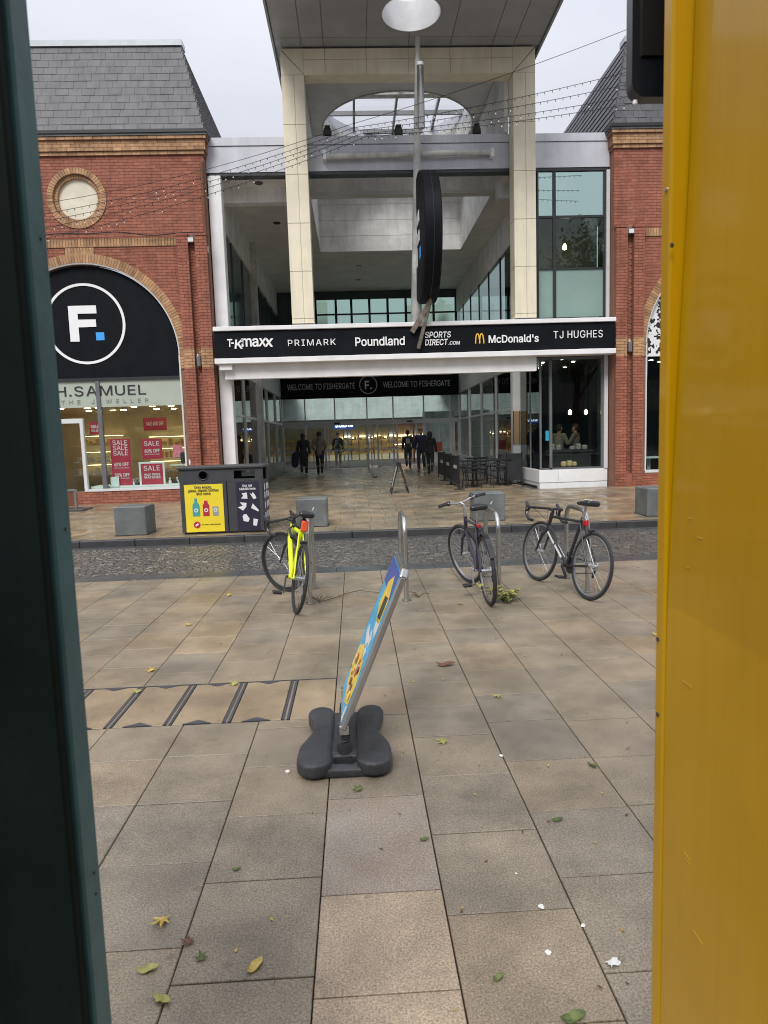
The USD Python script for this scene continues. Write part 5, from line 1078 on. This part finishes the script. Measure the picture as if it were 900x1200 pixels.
# ---------------------------------------------------------------- people
def person(label, x, y, z, face, H, top, legs, hair, stride=.0, coat=.0, hood=False, cap=False, bag=False, shoes='cloth_black', arms='down', seated=False, printed=False):
    """face: heading in radians, 0 looks along +y. Built looking along +y, then turned."""
    th = thing('person', label, 'person', (x, y, z)); k = H/1.75
    def put(nm, m, mt, par=None, sm=True):
        m = joined(m); m.vertices = np.asarray(m.vertices)*k
        m = move(rotz(m, face), (x, y, z)); return obj(nm, m, mt, par or th, smooth=sm)
    hz = .93 if not seated else .50
    hip = [np.array([s*.09, 0, hz]) for s in (-1, 1)]
    if seated:
        knee = [np.array([s*.10, .43, .50]) for s in (-1, 1)]; ank = [np.array([s*.10, .42, .09]) for s in (-1, 1)]
    else:
        knee = [np.array([s*.095, s*stride*.5+.03, .50-.01*abs(stride)]) for s in (-1, 1)]; ank = [np.array([s*.09, s*stride*1.0-(.08 if s*stride < 0 else 0), .09+(.07 if s*stride < 0 else 0)]) for s in (-1, 1)]
    up_ = hz-.93
    neck, head = np.array([0, .0, 1.47+up_]), np.array([0, .02, 1.62+up_])
    sh = [np.array([s*.175, 0, 1.41+up_]) for s in (-1, 1)]
    if arms == 'pocket': el = [np.array([s*.27, -.06, 1.16+up_]) for s in (-1, 1)]; wr = [np.array([s*.19, .09, .99+up_]) for s in (-1, 1)]
    elif arms == 'table': el = [np.array([s*.24, .12, 1.17+up_]) for s in (-1, 1)]; wr = [np.array([s*.10, .34, 1.20+up_]) for s in (-1, 1)]
    else: el = [np.array([s*.235, -s*stride*.25-.02, 1.14+up_]) for s in (-1, 1)]; wr = [np.array([s*.245, -s*stride*.4+.05, .90+up_]) for s in (-1, 1)]
    B_ = [[((0, 0, hz+.02), .115), ((0, .01, hz+.22), .11), ((0, 0, 1.30+up_), .125), (neck-[0, 0, .04], .065), (neck+[0, .01, .04], .055), (head-[0, 0, .04], .06)],
          [(head+[0, -.012, .035], .092), (head+[0, .02, -.01], .078), (head+[0, .045, -.075], .048)], [(head+[0, .085, -.005], .012), (head+[0, .108, -.03], .014)]]
    for i, s in enumerate((-1, 1)):
        B_ += [[((0, 0, 1.36+up_), .09), (sh[i], .062), (el[i], .043), (wr[i], .03)], [(hip[i], .092), (knee[i], .06), (knee[i]+(ank[i]-knee[i])*.35+[0, -.015, 0], .055), (ank[i], .038), (ank[i]+[0, .13, -.05], .035)], [(head+[s*.088, 0, -.03], .016), (head+[s*.088, -.005, .015], .018)]]
        d = wr[i]-el[i]; d /= np.linalg.norm(d); side = np.array([0, 1.0, 0]); side -= d*(side@d); side /= np.linalg.norm(side)
        pc = wr[i]+d*.055; B_.append([(wr[i], .028), (pc-side*.018, .026), (pc+side*.02, .026)])
        for q, (o, L) in enumerate(((-.03, .055), (-.01, .07), (.01, .075), (.03, .068))):
            a = pc+d*.025+side*o; B_.append([(a, .0105), (a+d*L*.5, .0095), (a+d*L+np.array([-s*.012, 0, 0]), .008)])
        B_.append([(pc+side*.02-d*.03, .012), (pc+side*.05, .0105), (pc+side*.06+d*.03, .009)])
    body = put('body', bones(B_, .035, 4), 'skin')
    for s in (-1, 1): put('eye', move(trimesh.creation.icosphere(1, .012), head+[s*.034, .092, .012]), 'ink', body)
    put('mouth', bbox(-.022, .022, .098+.02, .103+.02, head[2]-.072, head[2]-.064, .002), 'ad_red', body)
    J = [[((0, 0, hz-.04-coat*.3), .155), ((0, 0, hz+.18), .142), ((0, 0, 1.30+up_), .155), (neck-[0, 0, .045], .085)]]
    if coat: J[0].insert(0, ((0, 0, hz-coat), .175))
    for i in (0, 1): J.append([((0, 0, 1.35+up_), .11), (sh[i], .082), (el[i], .066), (wr[i]-(wr[i]-el[i])*.08, .047)])
    if hood: J.append([(neck+[0, -.05, .0], .10), (neck+[0, -.07, .06], .085)])
    jk = bones(J, .035, 5); jk.vertices[:, 1] *= .92
    jp = put('jacket', jk, top)
    if printed:
        put('back_print', [box(-.09, .09, -.150, -.146, 1.16+.045*q, 1.185+.045*q) for q in range(5)], 'dim_letter', jp, False)
    Lg = []
    for i in (0, 1): Lg.append([((0, 0, hz), .12), (hip[i], .105), (knee[i], .073), (ank[i]+[0, 0, .0], .055)])
    put('trousers', bones(Lg, .035, 4), legs)
    for i in (0, 1): put('shoe', hull(sph(ank[i]+[0, -.04, -.045], .045), sph(ank[i]+[0, .06, -.052], .04), sph(ank[i]+[0, .15, -.06], .032)), shoes, None, 40)
    hs = [[(head+[0, -.03, .055], .097), (head+[0, -.045, -.0], .088)], [(head+[0, .01, .07], .09), (head+[0, -.03, .06], .095)]]
    if hair == 'long': hs.append([(head+[0, -.05, 0], .085), (head+[0, -.07, -.14], .07)])
    put('hair', bones(hs, .03, 4), 'hair_fair' if hair == 'fair' else 'hair_dark')
    if cap: put('cap', [hull(sph(head+[0, -.01, .07], .103), sph(head+[0, -.02, .035], .103)), hull(sph(head+[-.05, .12, .05], .012), sph(head+[.05, .12, .05], .012), sph(head+[-.06, .05, .06], .015), sph(head+[.06, .05, .06], .015))], 'cloth_black', None, 40)
    if hood == 'up': put('hood', bones([[(head+[0, -.03, .05], .112), (head+[0, -.05, -.07], .105)]], .03, 4), top)
    return th
z = gz(27.6)
person('person in a long black padded coat walking towards the doors with a big dark bag', -2.12, 27.6, z, .05, 1.70, 'cloth_black', 'cloth_black', 'long', .22, coat=.38, hood=True, shoes='shoe_white')
bgm = bones([[((-2.50, 27.75, z+.45), .14), ((-2.46, 27.75, z+.82), .15)]], .05, 3)
bg = thing('carrier_bag', 'large dark blue bag carried at the left side of the person in the black coat', 'bag', (-2.48, 27.75, z+.3)); obj('sack', bgm, 'cloth_navy', bg, smooth=True); obj('handles', [tube([(-2.52, 27.7, z+.9), (-2.44, 27.68, z+1.05), (-2.42, 27.7, z+.9)], .012, 6)], 'cloth_navy', bg)
person('person in a grey-brown jacket and black trousers walking towards the doors', -1.47, 27.7, z, -.03, 1.74, 'cloth_grey', 'cloth_black', 'dark', -.14, hood=True, cap=True, arms='pocket')
z = gz(30.8); person('person in a black top with a pale back print and cap entering the open doorway', 2.42, 30.7, z, 0.0, 1.70, 'cloth_black', 'denim', 'dark', .12, cap=True, printed=True)
z = gz(26.8); person('fair haired person in dark clothes facing the street beside the hooded person', 2.72, 27.6, z, PI-.3, 1.78, 'cloth_navy', 'denim', 'fair', .1)
person('person in black hooded jacket seen from behind right of the open doorway', 2.93, 26.2, gz(26.2), -.25, 1.62, 'cloth_black', 'cloth_black', 'dark', -.14, hood='up', shoes='cloth_black')
person('person in dark top and grey jeans walking out behind the glass door', -.85, 33.4, gz(32), PI, 1.72, 'cloth_black', 'cloth_grey', 'dark', .16)
for x, lb, tp, fc in ((6.2, 'person in a beige top seated left at the restaurant table', 'cloth_beige', -.9), (6.72, 'person in grey seated right at the restaurant table', 'cloth_grey', .9)):
    person(lb, x, 20.2, .62, fc, 1.7, tp, 'denim', 'dark', 0, arms='table', seated=True)
rt_ = thing('restaurant_table', 'dark high table between the two seated people inside the restaurant', 'table', (6.45, 20.55, .2)); obj('top', bbox(6.15, 6.8, 20.4, 20.8, 1.34, 1.37), 'dark_wood', rt_); obj('leg', rod((6.45, 20.6, .2), (6.45, 20.6, 1.34), .03, 8), 'ink', rt_)
be = thing('restaurant_bench', 'dark high bench under the two seated people inside the restaurant', 'bench', (6.45, 20.1, .2)); obj('seat', bbox(5.85, 6.9, 19.98, 20.36, .97, 1.02), 'dark_wood', be); obj('support', [box(5.95, 6.0, 20.0, 20.3, .2, .97), box(6.8, 6.85, 20.0, 20.3, .2, .97)], 'dark_wood', be)

# ---------------------------------------------------------------- the two cabinets beside the camera
ky = thing('yellow_cabinet', 'glossy yellow metal cabinet filling the right edge of the view', 'cabinet', (.6, .8, 0))
A = np.array([.500, 1.085]); d = np.array([-math.sin(.038), -math.cos(.038)]); n = np.array([d[1], -d[0]]); n = n if n[0] > 0 else -n
def slabxy(s0, s1, t0, t1, z0, z1, c=.003):
    """A board along the cabinet's side: s metres from its far edge towards the camera, t metres inwards."""
    m = bbox(s0, s1, t0, t1, z0, z1, c); v = np.array(m.vertices); q = A+v[:, :1]*d+v[:, 1:2]*n
    m.vertices = np.stack([q[:, 0], q[:, 1], v[:, 2]], 1)
    if np.linalg.det(np.array([d, n])) < 0: m.invert()
    return m
v, f = [], []                                   # a thin steel skin, slightly bowed, its seam widening upwards
zz_ = np.concatenate([[.02, .8], np.linspace(1.2, 2.75, 63)]); tt_ = np.concatenate([[0], np.cumsum(np.diff(zz_)*np.interp((zz_[1:]+zz_[:-1])/2, [1.2, 1.5, 1.94, 2.12, 2.75], [0, .028, .042, .020, .010]))])
for z, t_ in zip(zz_, tt_):
    for k in range(12):
        s_ = (0.0360+.003*min(max((z-1.2)/.8, 0), 1))*(1-k/11)+.85*k/11; q = A+d*s_+n*(.001+t_); v.append((q[0], q[1], z))
for i in range(len(zz_)-1):
    for j in range(11): k = i*12+j; f += [[k, k+1, k+13], [k, k+13, k+12]]
sp_ = trimesh.Trimesh(np.array(v), np.array(f), process=False)
if sp_.face_normals[0][0] > 0: sp_.invert()
obj('side_panel', sp_, 'kiosk_yellow', ky, smooth=True)
for s_, z, L, a in ((.10, 1.515, .010, .5), (.13, 1.49, .016, -.1), (.10, 1.44, .008, .1), (.115, .985, .022, .2), (.118, .978, .018, -.4), (.10, 1.26, .03, .12), (.15, .88, .03, -.05)):
    tz = float(np.interp(z, zz_, tt_)); obj('scratch', slabxy(s_, s_+L, tz-.0002, tz+.001, z, z+.0012, .0001), 'pale_yellow', ky)
obj('edge_strip', slabxy(.0, .033, -.002, .06, .0, 2.76, .004), 'kiosk_yellow', ky)
obj('body', slabxy(.004, .85, .056, .70, .0, 2.74), 'kiosk_green', ky)
for s, z in ((.020, 2.02), (.045, 1.93), (.012, 1.30), (.016, 1.17)): obj('screw', [disc((*(A+d*s-n*.003), z), .0035, 'x', .003, 12)], 'ink' if z < 2.0 else 'stainless', ky)
sr = thing('display_screen', 'black rounded screen mounted high behind the yellow cabinet', 'screen', (.7, 1.22, 2.4))
rr = sbox(.522, 2.245, 1.05, 2.95).buffer(.025, 8)
obj('housing', wallxz(rr, 1.20, 1.225), 'screen_black', sr, smooth=30); obj('glass', wallxz(sbox(.512, 2.285, 1.04, 2.94), 1.1955, 1.1995), 'screen_glass', sr); obj('mount', box(.62, .95, 1.10, 1.20, 2.4, 2.6), 'screen_black', sr); obj('sensor', [lathe([(0, 0), (.004, 0), (.004, .006), (0, .006)], (.507, 1.21, 2.213), 10)], 'white_letter', sr)
kg = thing('green_kiosk', 'dark green metal frame with shade-coloured front panel at the left edge of the view', 'kiosk', (-.6, .6, 0))
obj('post', bbox(-.42, -.366, .815, .864, 0, 2.6, .003), 'kiosk_green', kg)
obj('panel', bbox(-1.3, -.43, .800, .83, 0, 2.6, .004), 'kiosk_front_shade', kg)  # front face: near-black colour stands in for shade here
obj('panel_edge', bbox(-.46, -.372, .795, .813, 0, 2.6, .003), 'kiosk_front_shade', kg)
obj('rib', [bbox(-.60, -.585, .785, .80, 0, 2.6), bbox(-.78, -.765, .785, .80, 0, 2.6)], 'kiosk_front_shade', kg)
for z in (1.06, 1.09, 1.9, 1.55): obj('rivet', disc((-.3655, .845, z), .002, 'x', .002, 8), 'ink', kg)

# ---------------------------------------------------------------- leaves, litter, weeds
def leaf_shape(kind, s, r):
    if kind == 'maple':
        pts = []
        for k in range(5):
            a = PI/2+(k-2)*.95; L = s*(1.0 if k == 2 else .85 if k in (1, 3) else .6)
            pts += [(.28*s*math.cos(a-.47), .28*s*math.sin(a-.47)), (.62*L*math.cos(a-.2), .62*L*math.sin(a-.2)), (L*math.cos(a), L*math.sin(a)), (.62*L*math.cos(a+.2), .62*L*math.sin(a+.2))]
        pts += [(.2*s*math.cos(PI/2+2.5), .2*s*math.sin(PI/2+2.5)), (.02*s, -.55*s), (-.02*s, -.55*s)]
        p = Polygon(pts).buffer(0)
    else:
        p = Polygon([(s*t, s*.42*math.sin(PI*(t+1)/2)**.8*(1+.15*math.sin(9*t))) for t in np.linspace(-1, 1, 12)]+[(s*t, -s*.42*math.sin(PI*(t+1)/2)**.8) for t in np.linspace(1, -1, 12)[1:-1]]).buffer(0)
    return p if p.geom_type == 'Polygon' else max(p.geoms, key=lambda q: q.area)
def leaf_mesh(kind, s, ang, x, y, r, curl=.45, z=.004):
    m = ext(leaf_shape(kind, s, r), .0012); m = m.subdivide_to_size(s*.4) if hasattr(m, 'subdivide_to_size') else m
    v = np.array(m.vertices); v[:, 2] += curl*s*((v[:, 0]/s)**2*.5+(v[:, 1]/s)**2*.3+.22*np.sin(4*v[:, 0]/s+ang)+.12*np.sin(7*v[:, 1]/s)+.2); m.vertices = v
    return move(rotz(m, ang), (x, y, z))
LEAVES = [(-0.725, 2.19, 'maple', .052, 2.2, 'leaf_yellow', 'bright yellow maple leaf lying flat on the paving at the lower left'),
 (-0.715, 1.975, 'oval', .035, .2, 'leaf_lime', 'pale green leaf lying below the yellow maple leaf'), (-0.636, 1.855, 'oval', .036, 2.6, 'leaf_lime', 'ragged lime leaf nearest the bottom left corner'),
 (-0.554, 2.007, 'maple', .040, .4, 'leaf_green', 'dark green lobed leaf beside the slab joint at lower left'), (-0.375, 1.961, 'oval', .036, 1.0, 'leaf_yellow', 'folded yellow leaf right of the dark green lobed leaf'),
 (-0.61, 2.081, 'maple', .034, 1.3, 'leaf_brown', 'reddish brown curled leaf on the slab joint at lower left'), (-0.52, 2.454, 'oval', .022, .3, 'leaf_green', 'small round green leaf on the grey slab left of the centre'),
 (-0.043, 2.997, 'maple', .05, .5, 'leaf_green', 'flat green leaf just in front of the black sign base'), (0.422, 3.445, 'maple', .05, 1.0, 'leaf_lime', 'yellow green maple leaf on the paving right of the sign base'),
 (0.226, 2.58, 'oval', .026, .2, 'leaf_green', 'small dark green leaf beside the pale slab'), (0.807, 2.666, 'oval', .034, .1, 'leaf_green', 'blurred green leaf on the slab right of centre'),
 (0.378, 1.857, 'oval', .028, .5, 'leaf_green', 'narrow green leaf near the bottom centre'), (0.558, 1.699, 'oval', .05, .2, 'leaf_green', 'broad green leaf at the bottom edge of the view'),
 (0.849, 4.044, 'maple', .05, 2.0, 'leaf_lime', 'small yellow green leaf on the far paving right of the sign'), (1.119, 3.115, 'oval', .04, 2.0, 'leaf_green', 'green leaf on a slab joint near the yellow cabinet'),
 (0.597, 4.672, 'oval', .07, 0, 'leaf_brown', 'orange brown twig-like leaf on the paving behind the sign panel'), (-0.884, 4.471, 'maple', .055, .7, 'leaf_lime', 'lime leaf lying on the row of buff slabs'),
 (-1.518, 4.41, 'maple', .05, .9, 'leaf_lime', 'small green leaf at the left end of the buff slab row'), (-1.559, 4.831, 'maple', .06, .4, 'leaf_yellow', 'pale yellow leaf above the buff slab row at left'), (-1.428, 7.2, 'maple', .06, .4, 'leaf_yellow', 'pale leaf on the far left paving'), (-1.578, 6.06, 'maple', .055, 1.4, 'leaf_yellow', 'pale leaf left of the yellow bicycle'), (0.987, 6.426, 'maple', .05, 2.4, 'leaf_yellow', 'pale leaf in front of the middle bicycle'), (2.378, 5.15, 'maple', .05, .4, 'leaf_yellow', 'yellow leaf on the paving at the right near the cabinet')]
r = random.Random(3)
for x, y, kd, s, a, mt, lb in LEAVES: tag(obj('fallen_leaf', leaf_mesh(kd, s*(.82 if mt == 'leaf_green' else 1), a, x, y, r), mt), lb, 'leaf')
ms, md = [], []
for k in range(110):
    y = 1.6+6.6*r.random()**1.0; x = r.uniform(-.28, .32)*y*1.25+.12*y; s = r.uniform(.003, .008)
    (ms if r.random() < .35 else md).append(leaf_mesh('oval', s*(1+y*.12), r.uniform(0, 6), x, y, r, .5))
tag(obj('leaf_fragments', md, 'leaf_brown'), 'scattered brown leaf fragments and grit on the paving', 'debris', kind='stuff'); tag(obj('pale_fragments', ms, 'leaf_yellow'), 'scattered pale leaf crumbs on the paving', 'debris', kind='stuff')
for x, y, s, lb in ((.746, 1.885, .03, 'white paper scrap with torn edge at the lower right'), (.707, 2.053, .010, 'crumpled white paper crumb on the slab joint at lower right'), (.557, 1.945, .012, 'white crumb left of the torn paper scrap'), (.593, 2.154, .013, 'long white crumb on the slab joint near the lower centre right'), (-.397, 3.213, .016, 'white crumb left of the black sign base'), (.695, 3.268, .013, 'white crumb on the slab joint right of the sign base'), (.55, 2.34, .006, 'tiny white crumb right of the pale slabs')):
    m = trimesh.creation.icosphere(2, s); v = np.array(m.vertices); v *= (.35+.8*meshkit.noise(v*160+s*1000))[:, None]; v[:, 2] *= .35; m.vertices = v+[x, y, s*.25]
    if s >= .03:
        v, f = [], []
        for a in range(6):
            for b_ in range(6): v.append((.020*(a/5-.5)*2+.004*math.sin(b_*2.1), .013*(b_/5-.5)*2+.003*math.sin(a*1.7), .006+.004*math.sin(a*1.1+b_*.8)))
        for a in range(5):
            for b_ in range(5): k = a*6+b_; f += [[k, k+6, k+7], [k, k+7, k+1]]
        m = move(rotz(trimesh.Trimesh(np.array(v), np.array(f), process=False), .35), (x, y, 0))
    tag(obj('litter', m, 'paper_white'), lb, 'litter')
def weed(x, y, label, n, L, mt, leafy):
    t = thing('weed', label, 'plant', (x, y, 0)); st, lf = [], []
    for k in range(n):
        a = r.uniform(0, 2*PI); q = L*r.uniform(.4, 1); e = np.array([x+q*math.cos(a), y+q*.6*math.sin(a), q*(.7 if leafy else .22)*r.random()+.015]); m = np.array([x, y, .01])*.5+e*.5+[0, 0, q*.16]
        st.append(tube([(x, y, .005), m, e], [.004, .003, .002], 5))
        if leafy:
            for j in range(3): lf.append(leaf_mesh('maple', r.uniform(.04, .075), r.uniform(0, 6), *((m+(e-m)*j/2)[:2]), r, .6, z=(m+(e-m)*j/2)[2]))
    obj('stems', st, 'twig', t, kind='stuff')
    if leafy: obj('leaves', lf[::2], 'leaf_green', t, kind='stuff'); obj('yellow_leaves', lf[1::2], 'leaf_lime', t, kind='stuff')
weed(1.42, 6.46, 'green and yellow leafy weed at the foot of the middle bicycle', 22, .25, 'twig', True); weed(-.42, 6.75, 'bare brown twigs at the foot of the left cycle stand', 10, .22, 'twig', False); weed(.60, 6.78, 'bare brown twigs at the foot of the empty cycle stand', 9, .18, 'twig', False)
tw = tag(obj('fallen_twig', [tube([(-.40, 6.74, .012), (-.27, 6.83, .02), (-.18, 6.96, .022), (-.06, 7.06, .026), (.0, 7.08, .03), (.11, 7.04, .02), (.22, 6.99, .014), (.33, 6.98, .01)], [.0045, .005, .0045, .0045, .004, .0035, .003, .002], 6), tube([(-.18, 6.96, .022), (-.14, 7.08, .03), (-.12, 7.16, .02)], .0025, 5), tube([(.0, 7.08, .03), (.06, 7.18, .03)], .002, 5)], 'twig'), 'long bare twig lying between the two left cycle stands', 'twig')

# the other side of the street, behind the camera, which the shop glass and the yellow cabinet reflect
op = thing('opposite_building', 'pale building across the street behind the camera, seen in reflections', 'building', (2, -16, 0))
obj('wall', [box(-22, 26, -17, -16, 0, 9.5)], 'street_facade', op)
for i in range(14):
    for z in (5.6,): obj('window', box(-20+3.3*i, -18.2+3.3*i, -16.0, -15.95, z, z+1.9), 'spandrel', op)
    obj('shop_window', box(-20.8+3.3*i, -17.9+3.3*i, -16.0, -15.94, .5, 3.2), 'spandrel', op)

tree = thing('street_tree', 'broad leafy street tree behind the camera, seen only in window reflections', 'tree', (14.2, -6, 0))
obj('trunk', [tube([(14.2, -6, 0), (14.1, -6, 2.5), (14.3, -6.1, 5.5), (14.2, -6, 9)], [.26, .21, .17, .06], 10)]+[tube([(14.2, -6, 3.6+.5*k), (14.2+1.2*math.cos(k*2.1), -6+1.2*math.sin(k*2.1), 5.6+.6*k), (14.2+2.4*math.cos(k*2.1), -6+2.4*math.sin(k*2.1), 7+.8*k)], [.1, .07, .03], 7) for k in range(7)], 'twig', tree)
g = np.random.default_rng(12); cl = g.normal(0, 1, (70, 3)); cl /= np.linalg.norm(cl, axis=1, keepdims=True); cl *= (g.random((70, 1))**.4)*np.array([3.6, 3.2, 4.2]); cl += [14.2, -6, 9.6]
n_ = 5200; c = cl[g.integers(0, 70, n_)]+g.normal(0, .55, (n_, 3)); a = g.normal(0, 1, (n_, 3)); a /= np.linalg.norm(a, axis=1, keepdims=True); b_ = np.cross(a, g.normal(0, 1, (n_, 3))); b_ /= np.linalg.norm(b_, axis=1, keepdims=True); q = .17
v = np.stack([c-a*q, c+b_*q*.5, c+a*q, c-b_*q*.5], 1).reshape(-1, 3); f = np.arange(n_*4).reshape(-1, 4)
obj('crown', (v, f), 'leaf_green', tree)
